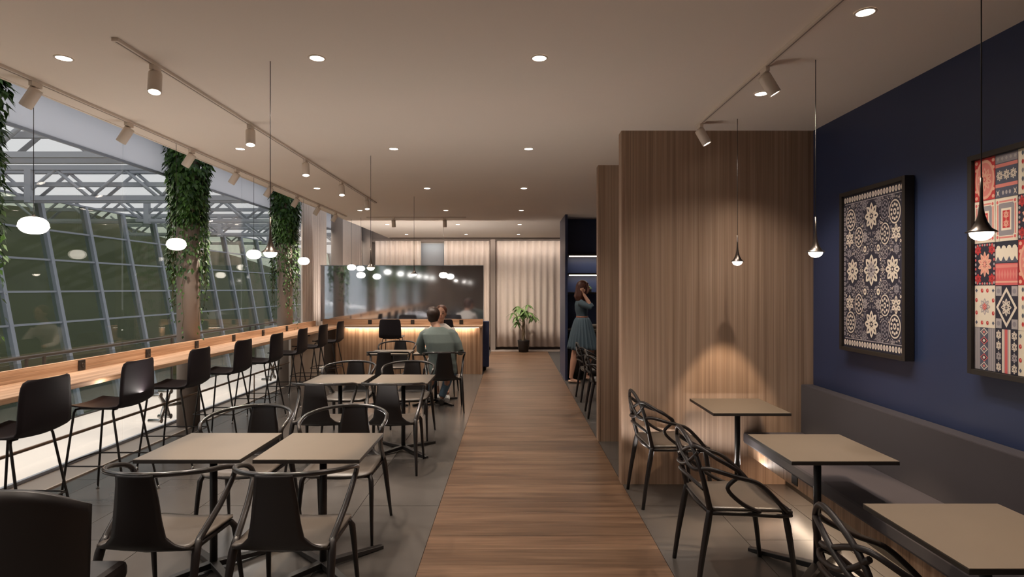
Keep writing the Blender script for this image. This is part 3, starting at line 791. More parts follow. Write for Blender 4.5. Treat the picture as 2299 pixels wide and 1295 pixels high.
# ------------------------------------------------------------------ framed prints
def frame_obj(y0, label):
    y1 = y0+.73; z0, z1 = 1.19, 2.365
    yc, zc = (y0+y1)/2, (z0+z1)/2
    r = empty('framed_print', (XR, yc, z0)); tag(r, label, 'picture')
    w2, h = .365, z1-z0; f = .028; d0, d1 = -.065, -.004
    mb = MB()
    mb.box(d0, d1, -w2, -w2+f, 0, h); mb.box(d0, d1, w2-f, w2, 0, h); mb.box(d0, d1, -w2+f, w2-f, 0, f); mb.box(d0, d1, -w2+f, w2-f, h-f, h)
    mb.build('frame', M['frame'], r, bevel=.0015)
    box('backing', M['edge'], (-.045, -.004, -w2+f, w2-f, f, h-f), r)
    return r
PC = {'navy': lin(.018, .018, .035), 'ivory': lin(.70, .62, .52), 'grey': lin(.26, .24, .26), 'red': lin(.50, .035, .035), 'pink': lin(.66, .22, .19), 'cream': lin(.74, .66, .54), 'slate': lin(.08, .09, .13), 'rose': lin(.62, .12, .12), 'mid': lin(.40, .36, .36), 'peach': lin(.72, .38, .28), 'dred': lin(.22, .015, .02)}
PK = list(PC); PMATS = [mat('print_'+k, PC[k], .6) for k in PK]
class Print:
    """flat print as thin coloured shapes; u to the viewer's right, v up"""
    def __init__(s): s.vs = []; s.fs = []; s.ms = []
    def poly(s, pts, c, lay):
        b = len(s.vs); s.vs += [(-.0465-.0004*lay, -p[0], p[1]) for p in pts]; s.fs.append(tuple(range(b, b+len(pts)))); s.ms.append(PK.index(c))
    def rect(s, x0, y0, x1, y1, c, lay): s.poly([(x0, y0), (x1, y0), (x1, y1), (x0, y1)], c, lay)
    def oval(s, x, y, rx, ry, c, lay, n=12): s.poly([(x+rx*math.cos(2*PI*k/n), y+ry*math.sin(2*PI*k/n)) for k in range(n)], c, lay)
    def diam(s, x, y, rx, ry, c, lay): s.poly([(x+rx, y), (x, y+ry), (x-rx, y), (x, y-ry)], c, lay)
    def petal(s, x, y, a, r0, r1, wd, c, lay):
        ca, sa = math.cos(a), math.sin(a); P = []
        for t, q in ((0, 0), (.3, .8), (.55, 1), (.8, .65), (1, 0), (.8, -.65), (.55, -1), (.3, -.8)):
            d = r0+(r1-r0)*t; P.append((x+ca*d-sa*wd*q, y+sa*d+ca*wd*q))
        s.poly(P, c, lay)
    def flower(s, x, y, r, n, c, lay, wd=None, a0=PI/2, cc='navy', sy=1.25):
        b = len(s.vs)
        for k in range(n):
            s.petal(0, 0, a0+2*PI*k/n, r*.16, r, wd or r*1.9/n, c, lay)
            s.petal(0, 0, a0+2*PI*k/n, r*.45, r*.8, (wd or r*1.9/n)*.28, cc, lay+1)
        s.oval(0, 0, r*.2, r*.2, cc, lay+1, 10); s.oval(0, 0, r*.1, r*.1, c, lay+2, 8)
        for i in range(b, len(s.vs)):
            q = s.vs[i]; s.vs[i] = (q[0], q[1]-x, q[2]*sy+y)
    def medal(s, x, y, rx, ry, c, lay, n=8):
        s.oval(x, y, rx, ry, c, lay, 20); s.oval(x, y, rx*.86, ry*.88, 'navy', lay+1, 20)
        for k in range(n):
            a = 2*PI*k/n+PI/2; s.oval(x+rx*.58*math.cos(a), y+ry*.6*math.sin(a), rx*.17, ry*.13, c, lay+2, 8)
        s.oval(x, y, rx*.28, ry*.28, c, lay+2, 10); s.oval(x, y, rx*.13, ry*.13, 'navy', lay+3, 8)
    def build(s, parent):
        me = bpy.data.meshes.new('print'); me.from_pydata(s.vs, [], s.fs); me.update()
        for m in PMATS: me.materials.append(m)
        for p, mi in zip(me.polygons, s.ms): p.material_index = mi
        o = bpy.data.objects.new('print', me); COL.objects.link(o); o.parent = parent
W2, HH, FB = .335, 1.175, .030
f1 = frame_obj(3.65, 'black-framed print of ivory folk flowers on navy, whole in view')
p = Print(); p.rect(-W2, FB, W2, HH-FB, 'navy', 0)
z0, z1 = FB+.01, HH-FB-.01; zm = (z0+z1)/2
def S(fn):
    for sx in (-1, 1): fn(sx)
for k in range(22):
    x = -W2+.018+k*(2*W2-.036)/21
    for zz in (z1-.022, z0+.022):
        p.oval(x, zz, .0125, .021, 'ivory', 1); p.oval(x, zz, .005, .011, 'grey', 2, 8)
for zz in (z1-.054, z0+.054): p.rect(-W2+.02, zz-.0025, W2-.02, zz+.0025, 'mid', 1)
for k in range(26):
    zz = z0+.085+k*(z1-z0-.17)/25
    S(lambda sx: (p.oval(sx*(W2-.014), zz, .010, .015, 'mid', 1), p.oval(sx*(W2-.014), zz, .004, .007, 'navy', 2, 6)))
occ = []
def add(fn, x, dy, rx, ry, both=True):
    for sx in ((-1, 1) if both and x else (1,)):
        for sy in ((-1, 1) if dy else (1,)):
            fn(sx*x, zm+sy*dy); occ.append((sx*x, zm+sy*dy, rx, ry))
add(lambda x, y: p.flower(x, y, .088, 8, 'ivory', 4, .024), 0, 0, .095, .125)
add(lambda x, y: p.flower(x, y, .05, 8, 'mid', 7, .012), 0, 0, .01, .01)
add(lambda x, y: p.flower(x, y, .076, 8, 'ivory', 4, .020), 0, .375, .08, .105)
add(lambda x, y: p.flower(x, y, .072, 8, 'ivory', 4, .020), .222, .0, .075, .10)
add(lambda x, y: p.medal(x, y, .058, .080, 'ivory', 3, 10), .245, .375, .062, .088)
add(lambda x, y: p.medal(x, y, .042, .066, 'grey', 3, 8), .145, .405, .045, .07)
add(lambda x, y: p.medal(x, y, .050, .074, 'ivory', 3, 8), .145, .240, .055, .08)
add(lambda x, y: p.flower(x, y, .050, 6, 'ivory', 4, .014), .258, .235, .045, .07)
add(lambda x, y: p.medal(x, y, .028, .048, 'mid', 3, 6), .148, .118, .03, .05)
add(lambda x, y: p.flower(x, y, .034, 8, 'mid', 3, .010), .075, .235, .03, .045)
add(lambda x, y: p.flower(x, y, .032, 8, 'grey', 3, .010), .080, .46, .03, .04)
add(lambda x, y: p.oval(x, y, .017, .024, 'cream', 3), .074, .150, .02, .03)
add(lambda x, y: p.oval(x, y, .007, .010, 'navy', 4), .074, .150, .02, .03)
add(lambda x, y: p.flower(x, y, .03, 6, 'grey', 3, .010), .262, .13, .03, .04)
rr = random.Random(4)
for _ in range(5200):
    x = rr.uniform(0, W2-.034); z = rr.uniform(zm, z1-.065); rx = rr.choice((.004, .006, .008, .010)); ry = rx*1.35
    if any(((x-a)/(c+rx))**2+((z-b)/(d+ry))**2 < 1 for a, b, c, d in occ): continue
    occ.append((x, z, rx+.0012, ry+.0012))
    c = rr.choice(('grey', 'mid', 'mid', 'ivory'))
    for sx in (-1, 1):
        for q in (z, 2*zm-z):
            p.oval(sx*x, q, rx, ry, c, 1, 8)
            if rx > .005: p.oval(sx*x, q, rx*.4, ry*.4, 'navy', 2, 6)
p.build(f1)
f2 = frame_obj(2.42, 'black-framed patchwork print in red, navy and cream, cut by the right edge')
p = Print(); p.rect(-W2, FB, W2, HH-FB, 'navy', 0)
cw, rh = 2*W2/5, (HH-2*FB)/5
def patch(ci, ri, kind):
    x0 = -W2+ci*cw; y1 = HH-FB-ri*rh; y0 = y1-rh; x1 = x0+cw; xc, yc = (x0+x1)/2, (y0+y1)/2
    g = .0015; R = lambda a, b, c, d, col, lay: p.rect(x0+cw*a, y0+rh*b, x0+cw*c, y0+rh*d, col, lay)
    if kind == 0:    # red cartouche
        R(0, 0, 1, 1, 'red', 1); p.oval(xc, yc, cw*.46, rh*.47, 'peach', 2, 20); p.oval(xc, yc, cw*.38, rh*.40, 'pink', 3, 20)
        p.flower(xc, yc, cw*.34, 10, 'peach', 4, cc='rose', sy=1.4)
        for a in (.1, .9):
            for b in (.08, .25, .75, .92): p.oval(x0+cw*a, y0+rh*b, cw*.07, rh*.045, 'peach', 3, 8)
    elif kind == 1:  # banded
        R(0, 0, 1, 1, 'slate', 1); R(0, .80, 1, .98, 'grey', 2); R(0, .70, 1, .78, 'pink', 2); R(0, .24, 1, .32, 'pink', 2); R(0, .0, 1, .22, 'slate', 2)
        for k in range(3): p.flower(x0+cw*(.2+.3*k), y0+rh*.51, cw*.16, 8, 'ivory', 3, sy=1.3)
        for k in range(5): p.diam(x0+cw*(.12+.19*k), y0+rh*.89, cw*.06, rh*.05, 'mid', 3)
        for a in (.12, .88):
            for sg_ in (-1, 1):
                p.petal(x0+cw*a, y0+rh*.11, PI/2+sg_*.5, -rh*.09, rh*.09, cw*.02, 'ivory', 3)
        for k in range(3): p.oval(x0+cw*(.35+.15*k), y0+rh*.11, cw*.05, rh*.05, 'mid', 3, 8)
    elif kind == 2:  # framed medallion
        R(0, 0, 1, 1, 'cream', 1); R(.08, .07, .92, .93, 'pink', 2); R(.14, .11, .86, .89, 'cream', 3); R(.16, .13, .84, .87, 'grey', 4); R(.28, .25, .72, .75, 'cream', 5); R(.34, .3, .66, .7, 'red', 6)
        p.flower(xc, y0+rh*.4, cw*.13, 6, 'peach', 7, cc='red'); p.flower(xc, y0+rh*.6, cw*.13, 6, 'peach', 7, cc='red')
        for a in (.11, .89):
            for b in (.1, .9): R(a-.08, b-.06, a+.08, b+.06, 'cream', 6); p.oval(x0+cw*a, y0+rh*b, cw*.05, rh*.04, 'rose', 7, 8)
    elif kind == 3:  # navy with salmon rosette
        R(0, 0, 1, 1, 'navy', 1); p.flower(xc, yc, cw*.34, 10, 'peach', 3, cc='pink', sy=1.5)
        for a in (.17, .83):
            for b in (.16, .84): p.flower(x0+cw*a, y0+rh*b, cw*.17, 6, 'red', 2, cc='dred', sy=1.2)
        for a in (.06, .94):
            for k in range(9): p.oval(x0+cw*a, y0+rh*(.07+.107*k), cw*.04, rh*.035, ('mid', 'rose')[k % 2], 3, 8)
        for k in range(7):
            for b in (.045, .955): p.oval(x0+cw*(.15+.117*k), y0+rh*b, cw*.04, rh*.03, ('rose', 'mid')[k % 2], 3, 8)
    elif kind == 4:  # waves over red lace
        R(0, 0, 1, 1, 'navy', 1); R(0, .56, 1, .84, 'cream', 2)
        for k in range(4): p.oval(x0+cw*(.14+.24*k), y0+rh*.84, cw*.10, rh*.07, 'cream', 3, 10)
        for k in range(4): p.poly([(x0+cw*.25*k, y0+rh*.52), (x0+cw*(.25*k+.25), y0+rh*.52), (x0+cw*(.25*k+.125), y0+rh*.66)], 'slate', 4)
        R(0, 0, 1, .5, 'rose', 2); R(0, .40, 1, .47, 'pink', 3); R(0, .06, 1, .10, 'peach', 3)
        for k in range(8): p.diam(x0+cw*(.06+.125*k), y0+rh*.25, cw*.05, rh*.12, 'pink', 3)
    elif kind == 5:  # cream with red buds
        R(0, 0, 1, 1, 'cream', 1); p.flower(xc, yc, cw*.26, 8, 'mid', 2, cc='cream', sy=1.3); p.flower(xc, yc, cw*.12, 6, 'pink', 5, cc='red')
        for a in (.1, .37, .63, .9):
            for b in (.12, .35, .65, .88):
                if a in (.37, .63) and b in (.35, .65): continue
                c = 'slate' if (a in (.1, .9) and b in (.12, .88)) else 'red'
                (p.diam if c == 'slate' else p.oval)(x0+cw*a, y0+rh*b, cw*.06, rh*.05, c, 3)
                if c == 'red': p.oval(x0+cw*(a+.02), y0+rh*(b+.01), cw*.02, rh*.02, 'peach', 4, 6)
    elif kind == 6:  # white lozenge
        R(0, 0, 1, 1, 'navy', 1); p.diam(xc, yc, cw*.46, rh*.46, 'ivory', 3); p.diam(xc, yc, cw*.36, rh*.36, 'navy', 4); p.flower(xc, yc, cw*.23, 8, 'ivory', 5, sy=1.5)
        for a in (.15, .85):
            for b in (.13, .87): R(a-.13, b-.11, a+.13, b+.11, 'mid', 2); p.oval(x0+cw*a, y0+rh*b, cw*.08, rh*.06, 'grey', 5, 10)
    elif kind == 7:  # braid
        R(0, 0, 1, 1, 'mid', 1)
        for a in (.03, .13, .2, .72, .8, .9): R(a, 0, a+.04, 1, 'grey', 2)
        R(.27, 0, .67, 1, 'slate', 2)
        for k in range(5): p.diam(x0+cw*.47, y0+rh*(.1+.2*k), cw*.19, rh*.10, ('ivory', 'rose')[k % 2], 3); p.diam(x0+cw*.47, y0+rh*(.1+.2*k), cw*.14, rh*.074, ('slate', 'navy')[k % 2], 4); p.diam(x0+cw*.47, y0+rh*(.1+.2*k), cw*.07, rh*.04, ('pink', 'ivory')[k % 2], 5)
    elif kind == 8:  # flower stripes
        R(0, 0, 1, 1, 'navy', 1); R(.30, 0, .68, 1, 'ivory', 2); R(.38, 0, .60, 1, 'mid', 3); R(.43, 0, .55, 1, 'rose', 4)
        for a in (.15, .84):
            for k in range(4): p.flower(x0+cw*a, y0+rh*(.13+.245*k), cw*.13, 6, ('ivory', 'mid')[k == 1], 3, sy=1.45)
    elif kind == 9:  # rows of sprigs
        R(0, 0, 1, 1, 'cream', 1)
        for a in (.2, .5, .8):
            for k in range(5): p.petal(x0+cw*a, y0+rh*(.08+.19*k), PI/2, 0, rh*.12, cw*.05, ('slate', 'grey', 'red')[(k+int(a*10)) % 3], 3)
    R(0, 0, .012, 1, 'navy', 6); R(0, 0, 1, .006, 'navy', 6)
K = [[0, 2, 3, 5, 7], [1, 2, 4, 6, 8], [9, 3, 0, 9, 5], [2, 5, 1, 3, 0], [6, 8, 7, 2, 4]]
for ci in range(5):
    for ri in range(5):
        patch(ci, ri, K[ci][ri])
p.build(f2)

# ------------------------------------------------------------------ lamps
def trumpet(x, y, label):
    r = empty('trumpet_pendant', (x, y, CE)); tag(r, label, 'lamp', 'trumpet pendant lamps')
    zb = 1.862-CE
    MB().tube([(0, 0, 0), (0, 0, zb+.2)], .0022, 6).build('cord', M['cable'], r)
    prof = [(.0045, .205), (.0055, .12), (.0075, .09), (.012, .062), (.020, .036), (.032, .014), (.046, .004), (.051, .0), (.047, -.002), (.038, -.001)]
    MB().lathe([(a, zb+b) for a, b in prof], n=28).build('shade', M['gun'], r)
    h = [(.0378*math.cos(t*PI/2/6), zb-.002-.030*math.sin(t*PI/2/6)) for t in range(7)]; h[-1] = (.002, h[-1][1])
    MB().lathe(h, n=24).build('diffuser', M['lens'], r)
    light('pendant_light', 'SPOT', (0, 0, zb-.04), 42, (1, .74, .50), r, angle=58, blend=.30, radius=.02)
for x, y, lb in ((1.767, 2.18, 'trumpet pendant over the nearest bench table, largest, before the patchwork print'), (1.767, 3.37, 'trumpet pendant over the middle bench table'), (1.767, 4.54, 'trumpet pendant in front of the wood wall'),
                 (-1.415, 3.39, 'trumpet pendant over the front pair of tables'), (-1.415, 5.80, 'trumpet pendant over the middle pair of tables'), (-1.415, 8.37, 'trumpet pendant over the back pair of tables, smallest')): trumpet(x, y, lb)
def globe(x, y, z, label, group='glass globe pendants'):
    r = empty('globe_pendant', (x, y, CE)); tag(r, label, 'lamp', group)
    MB().tube([(0, 0, 0), (0, 0, z+.05-CE)], .002, 6).build('cord', M['cable'], r)
    zc = z-CE
    prof = []
    for k in range(13):
        a = -PI/2+PI*k/12; prof.append((max(.004, .082*abs(math.cos(a))**.75), zc+.056*math.sin(a)))
    MB().lathe(prof, n=28).build('globe', M['globe'], r)
    MB().lathe([(.0835, zc-.012), (.0845, zc-.008), (.0835, zc-.004)], n=28, cap=False).build('band', M['globe'], r)
    MB().lathe([(.012, zc+.05), (.012, zc+.066), (.003, zc+.072)], n=12).build('cap', M['gun'], r)
GL = ['glowing oval globe pendant over the window bar, nearest and largest', 'glowing oval globe pendant in front of the nearer ivy pillar', 'glowing oval globe pendant between the two ivy pillars', 'glowing oval globe pendant right of the farther ivy pillar', 'glowing oval globe pendant at the far end of the window bar']
for k, yy in enumerate((3.74, 5.33, 6.93, 8.59, 11.15)): globe(-3.09, yy, 2.057, GL[k])
globe(-2.83, 10.85, 1.90, 'glowing globe pendant over the left of the cross bar'); globe(-1.29, 10.90, 1.90, 'glowing globe pendant over the right of the cross bar')
for yy in (2.14, .54): globe(-3.09, yy, 2.057, 'globe pendant past the left edge, reflected in the screen, %s one' % ('first' if yy > 1 else 'second'), 'globe pendants seen only as reflections')

def spotlamp(x, y, d, label, group, energy, parent=None, angle=50, s=1.0):
    r = empty('track_spotlight', (x, y, CE-.018)); tag(r, label, 'spotlight', group)
    d = V(d).normalized(); q = d.to_track_quat('-Z', 'Y').to_matrix().to_4x4()
    box('adapter', M['white'], (-.012, .012, -.04, .04, -.03, 0), r)
    MB().tube([(0, 0, -.02), (0, 0, -.05)], .009, 8).build('stem', M['white'], r)
    off = V((0, 0, -.055))
    h = MB().lathe([(.008, .018), (.036, .014), (.037, .0), (.037, -.115), (.033, -.118), (.032, -.110), (.010, -.110)], n=24).build('lamp_head', M['white'], r)
    h.matrix_local = Matrix.Translation(off) @ q
    l = MB().lathe([(.0315, -.112), (.0315, -.1125)], n=20).build('lens', M['lens'], h)
    light('spot_light', 'SPOT', off+d*.13, energy*KE, WARM, r, d=d, angle=angle, blend=.9, radius=.03)
    return r
def track(name, x0, x1, y0, y1, label):
    o = box(name, M['white'], (x0, x1, y0, y1, CE-.018, CE-.0005)); tag(o, label, 'track', 'ceiling light tracks')
    if x1-x0 < .1: box('slot', M['greywall'], ((x0+x1)/2-.004, (x0+x1)/2+.004, y0+.01, y1-.01, CE-.0195, CE-.018), o)
    else: box('slot', M['greywall'], (x0+.01, x1-.01, (y0+y1)/2-.004, (y0+y1)/2+.004, CE-.0195, CE-.018), o)
track('light_track', -2.125, -2.09, 3.07, 8.95, 'slim beige ceiling track over the tables, ending at the upper left')
track('light_track', -3.055, -3.02, Y0+1, 10.6, 'beige ceiling track along the window edge of the ceiling')
track('light_track', 1.49, 1.525, -.5, 4.71, 'beige ceiling track over the bench tables at the upper right')
track('light_track', -2.7, -.85, 10.74, 10.77, 'short ceiling track across the room above the cross bar')
ordn = ['nearest', 'second', 'third', 'fourth', 'fifth', 'sixth', 'seventh', 'farthest']
for k in range(5): spotlamp(-2.107, 3.42+1.245*k, (.14, -.30, -1), 'beige spotlight on the inner left track, %s' % ['nearest to us', 'second', 'third', 'fourth', 'farthest'][k], 'spotlights on the inner left track', 45, angle=75)
for k in range(8): spotlamp(-3.037, 3.69+.9*k, (-.62, -.05, -1), 'beige spotlight on the window-side track, %s' % ordn[k], 'spotlights on the window-side track', 42, angle=62)
spotlamp(1.507, 3.45, (.55, -.1, -1), 'beige spotlight on the right track, nearer one', 'spotlights on the right track', 22, angle=75)
spotlamp(1.507, 4.64, (.50, -.15, -1), 'beige spotlight on the right track, one by the wood wall', 'spotlights on the right track', 12, angle=75)
for X, lb in ((-2.20, 'small spotlight on the cross track, left'), (-1.25, 'small spotlight on the cross track, right')): spotlamp(X, 10.755, (0, .25, -1), lb, 'spotlights on the cross track', 30, angle=70)
def downlight(x, y, label, group, e=34, angle=110):
    r = empty('downlight', (x, y, CE)); tag(r, label, 'downlight', group)
    MB().lathe([(.050, -.0005), (.050, -.004), (.040, -.005), (.040, -.001)], n=28, cap=False).build('trim_ring', M['white'], r)
    MB().lathe([(.040, -.002), (.040, -.0032)], n=28).build('lens', M['lens'], r)
    light('down_light', 'SPOT', (0, 0, -.012), e*KE, WARM, r, angle=angle, blend=.9, radius=.035)
rown = ['front', 'second', 'third', 'fourth', 'fifth', 'sixth']
for j in range(6):
    for i, X in enumerate((-2.585, -1.125, .158)):
        downlight(X, 3.34+2.168*j, 'small round recessed ceiling light, %s row, %s' % (rown[j], ['left', 'middle', 'right over the walkway'][i]), 'recessed lights in the main ceiling grid', 34 if j < 4 else (50, 70)[j-4], 110 if j < 4 else 135)
for X, yy in ((-2.585, 1.17), (-1.125, 1.17), (.158, 1.17), (-2.585, -1.0), (-1.125, -1.0), (.158, -1.0)):
    downlight(X, yy, 'recessed ceiling light behind the frame, seen only mirrored in the glass screen', 'recessed lights seen only as reflections')
downlight(1.70, 2.786, 'recessed ceiling light beside the right track, nearer one', 'recessed lights by the right track', 30, 125)
downlight(1.70, 3.95, 'recessed ceiling light beside the right track, smaller farther one', 'recessed lights by the right track', 30, 125)
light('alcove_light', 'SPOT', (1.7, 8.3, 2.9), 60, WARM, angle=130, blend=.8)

# ------------------------------------------------------------------ money tree in a pot
pt = empty('potted_tree', (.30, 15.05, 0)); tag(pt, 'small money tree in a black pot before the back curtain', 'plant')
MB().lathe([(.125, 0), (.155, .29), (.158, .31), (.148, .31), (.14, .28)], n=28).build('pot', M['pot'], pt)
MB().lathe([(.005, .275), (.142, .275)], n=24, cap=True).build('soil', M['soil'], pt)
mb = MB()
for ph in (0, 2.1, 4.2):
    mb.tube([(.022*math.cos(ph+z*9), .022*math.sin(ph+z*9), .27+z) for z in [k*.05 for k in range(14)]], [.03-.0012*k for k in range(14)], 8)
tk = mb.build('trunk', M['trunk'], pt)
rl = random.Random(11)
for k in range(15):
    a = rl.uniform(0, 2*PI); el = rl.uniform(.1, 1.25); L = rl.uniform(.14, .30)
    b0 = V((0, 0, rl.uniform(.86, .97))); e = b0+V((math.cos(a)*math.cos(el), math.sin(a)*math.cos(el), math.sin(el)))*L*1.15
    if k == 0: b0 = V((0, 0, .78)); e = V((-.17, -.05, .80))
    MB().tube([b0, (b0+e)/2+V((0, 0, .03)), e], .004, 5).build('leaf_stalk', M['stem'], tk)
    for j in range(6):
        aa = 2*PI*j/6+rl.uniform(-.2, .2); Ln = rl.uniform(.15, .24)
        d = V((math.cos(aa), math.sin(aa), rl.uniform(-.7, .0))).normalized(); sd = d.cross(V((0, 0, 1))).normalized()
        def lf(u, v, d=d, sd=sd, Ln=Ln):
            wd = .032*math.sin(PI*min(1, .08+u*.92))**.8
            return d*u*Ln+sd*(v-.5)*2*wd+V((0, 0, -.10*u*u-.012*abs(v-.5)))
        o = MB().grid(lf, 4, 2).build('leaf', M['leaf2'], pt, recalc=False); o.location = e

# ------------------------------------------------------------------ people
def face(parent, c, fwd, s=1.0, lip=M['lip']):
    pass
def head_parts(mb, c, fwd, hh=.225):
    """skull, jaw, nose, ears in one blob; c = centre, fwd = unit facing"""
    f = V(fwd).normalized(); sd = V((-f.y, f.x, 0)).normalized(); yaw = math.atan2(f.y, f.x)
    mb.ell(c+V((0, 0, .022)), (.096, .076, .098), (0, 0, yaw), 3)
    mb.ell(c+f*.022+V((0, 0, -.045)), (.070, .058, .070), (0, 0, yaw), 3)
    mb.ell(c+f*.052+V((0, 0, -.092)), (.026, .026, .020), (0, 0, yaw), 2)
    mb.tube([c+f*.088+V((0, 0, .018)), c+f*.104+V((0, 0, -.018)), c+f*.098+V((0, 0, -.028))], [.008, .013, .010], 8)
    mb.ell(c+f*.080+V((0, 0, -.055)), (.012, .024, .010), (0, 0, yaw), 2)
    for s in (-1, 1):
        mb.ell(c+sd*s*.077-f*.005+V((0, 0, -.01)), (.017, .008, .030), (0, 0, yaw), 2)
        mb.ell(c+sd*s*.032+f*.080+V((0, 0, .030)), (.010, .022, .007), (0, 0, yaw), 2)
def face_bits(parent, c, fwd, base):
    f = V(fwd).normalized(); sd = V((-f.y, f.x, 0)).normalized(); yaw = math.atan2(f.y, f.x)
    for s in (-1, 1):
        MB().ell(c+sd*s*.032+f*.0865+V((0, 0, .008))-V(base), (.006, .012, .0065), (0, 0, yaw), 2).build('eye', M['eye'], parent)
        MB().tube([c+sd*s*.018+f*.0935+V((0, 0, .030))-V(base), c+sd*s*.034+f*.091+V((0, 0, .036))-V(base), c+sd*s*.050+f*.077+V((0, 0, .030))-V(base)], .0028, 6).build('eyebrow', M['hairb'], parent)
    MB().ell(c+f*.0935+V((0, 0, -.058))-V(base), (.005, .020, .0065), (0, 0, yaw), 2).build('lips', M['lip'], parent)
def hand(mb, wrist, d, nrm, side=1, curl=.6, s=1.0):
    """palm plus four unequal bent fingers and a thumb; d = direction, nrm = palm normal, curls towards nrm"""
    d = V(d).normalized(); nrm = V(nrm); nrm = (nrm-d*nrm.dot(d)).normalized(); sd = d.cross(nrm)*side
    w0 = V(wrist)
    mb.tube([w0-d*.02, w0+d*.02, w0+d*.055*s, w0+d*.088*s], [.023*s, .028*s, .038*s, .034*s], 10, flat=(1, .5) if abs(sd.z) > .5 else (1, .55))
    for k, (o, L) in enumerate(((-.030, .066), (-.010, .076), (.010, .071), (.029, .054))):
        b = w0+d*.080*s+sd*o*s; L *= s; c1 = curl*.5; c2 = curl*1.3; c3 = curl*2.0
        p1 = b+(d*math.cos(c1)+nrm*math.sin(c1))*L*.45; p2 = p1+(d*math.cos(c2)+nrm*math.sin(c2))*L*.32; p3 = p2+(d*math.cos(c3)+nrm*math.sin(c3))*L*.26
        mb.tube([b-d*.02, b, p1, p2, p3], [.010*s, .0098*s, .009*s, .0082*s, .0065*s], 8)
    b = w0+d*.022*s-sd*.022*s
    mb.tube([b, b+(d*.6-sd*.7+nrm*.2).normalized()*.035*s, b+(d*.85-sd*.5+nrm*.35).normalized()*.072*s], [.014*s, .012*s, .008*s], 8)

# --- the walking woman (faces +X)
B = V((1.20, 10.22, 0))
def wp(x, y, z): return V((x, y, z))
hc = wp(1.262, 10.19, 1.665)
fw = V((1, -.10, 0)).normalized()
mb = MB(); head_parts(mb, hc, fw)
mb.tube([hc+V((-.03, 0, -.06)), wp(1.225, 10.21, 1.50), wp(1.21, 10.22, 1.42)], [.050, .050, .065], 12)
mb.loft([(1.25, 10.22, .96, .09, .155), (1.235, 10.22, 1.02, .10, .165), (1.235, 10.22, 1.15, .085, .125), (1.225, 10.22, 1.28, .10, .15), (1.215, 10.22, 1.38, .095, .165), (1.21, 10.22, 1.44, .06, .12)])
# right arm (near the camera): elbow forward, hand at the ear
mb.tube([wp(1.19, 10.05, 1.405), wp(1.27, 10.0, 1.355), wp(1.365, 9.99, 1.33)], [.050, .043, .036], 12)
mb.tube([wp(1.365, 9.99, 1.33), wp(1.31, 10.02, 1.44), wp(1.245, 10.065, 1.555)], [.036, .034, .023], 12)
hand(mb, (1.240, 10.07, 1.565), (-.32, .12, 1), (.1, 1, .1), 1, .7, .92)
# left arm, beyond the body, swinging forward
mb.tube([wp(1.20, 10.39, 1.40), wp(1.24, 10.43, 1.27), wp(1.27, 10.44, 1.16)], [.048, .042, .035], 12)
mb.tube([wp(1.27, 10.44, 1.16), wp(1.28, 10.47, 1.05), wp(1.30, 10.49, .94)], [.034, .03, .022], 12)
hand(mb, (1.30, 10.495, .93), (.1, .05, -1), (0, -1, 0), 1, .5, .92)
# legs
mb.tube([wp(1.21, 10.155, .98), wp(1.15, 10.135, .75), wp(1.095, 10.12, .52), wp(1.075, 10.12, .38), wp(1.035, 10.12, .12), wp(1.03, 10.12, .08)], [.095, .078, .055, .057, .034, .036], 14)
mb.tube([wp(1.02, 10.12, .05), wp(1.10, 10.11, .035), wp(1.19, 10.10, .022)], [.036, .034, .022], 10)
mb.tube([wp(1.25, 10.31, .98), wp(1.34, 10.32, .76), wp(1.42, 10.33, .54), wp(1.405, 10.33, .40), wp(1.33, 10.34, .16), wp(1.32, 10.34, .12)], [.095, .078, .055, .057, .034, .036], 14)
mb.tube([wp(1.31, 10.34, .085), wp(1.385, 10.34, .05), wp(1.46, 10.34, .024)], [.036, .034, .022], 10)
wm = blob(mb, 'person', M['skin'], None, B, .008, 2)
tag(wm, 'woman in a slate blue dress walking right, hand raised to her ear', 'person', kind='thing')
face_bits(wm, hc, fw, B)
mb = MB()
mb.loft([(1.24, 10.22, 1.12, .100, .138), (1.235, 10.22, 1.18, .100, .138), (1.225, 10.22, 1.28, .116, .165), (1.215, 10.22, 1.37, .108, .175), (1.21, 10.22, 1.43, .085, .15), (1.21, 10.22, 1.455, .062, .09)])
mb.tube([wp(1.18, 10.07, 1.41), wp(1.25, 10.01, 1.365), wp(1.33, 9.99, 1.335), wp(1.378, 9.985, 1.322)], [.062, .056, .050, .042], 12)
mb.tube([wp(1.378, 9.985, 1.325), wp(1.345, 10.0, 1.385)], [.047, .044], 12)
mb.tube([wp(1.20, 10.37, 1.41), wp(1.24, 10.43, 1.27), wp(1.27, 10.44, 1.13)], [.060, .053, .046], 12)
bd = blob(mb, 'bodice', M['dress'], wm, B, .010, 3)
sk = MB()
def skirt(u, v):
    a = 2*PI*u; t = v
    rx = .098+(.262-.098)*t**.62; ry = .135+(.255-.135)*t**.6
    pl = 1+(.015+.07*t)*math.sin(22*a+.8*math.sin(3*a))
    return V((1.238+.010*t+rx*pl*math.cos(a), 10.22+ry*pl*math.sin(a), 1.15-(.56+.012*math.sin(5*a))*t))-B
sk.grid(skirt, 176, 12).build('skirt', M['dress'], wm, solid=.004, recalc=False)
bl = MB(); bl.loft([(1.237, 10.22, 1.135, .106, .143), (1.237, 10.22, 1.165, .106, .143)], 24)
bo = bl.build('belt', M['belt'], wm); bo.data.transform(Matrix.Translation(-B))
hr = MB()
hr.ell(hc+V((-.022, 0, .045)), (.104, .090, .092), (0, 0, 0), 3)
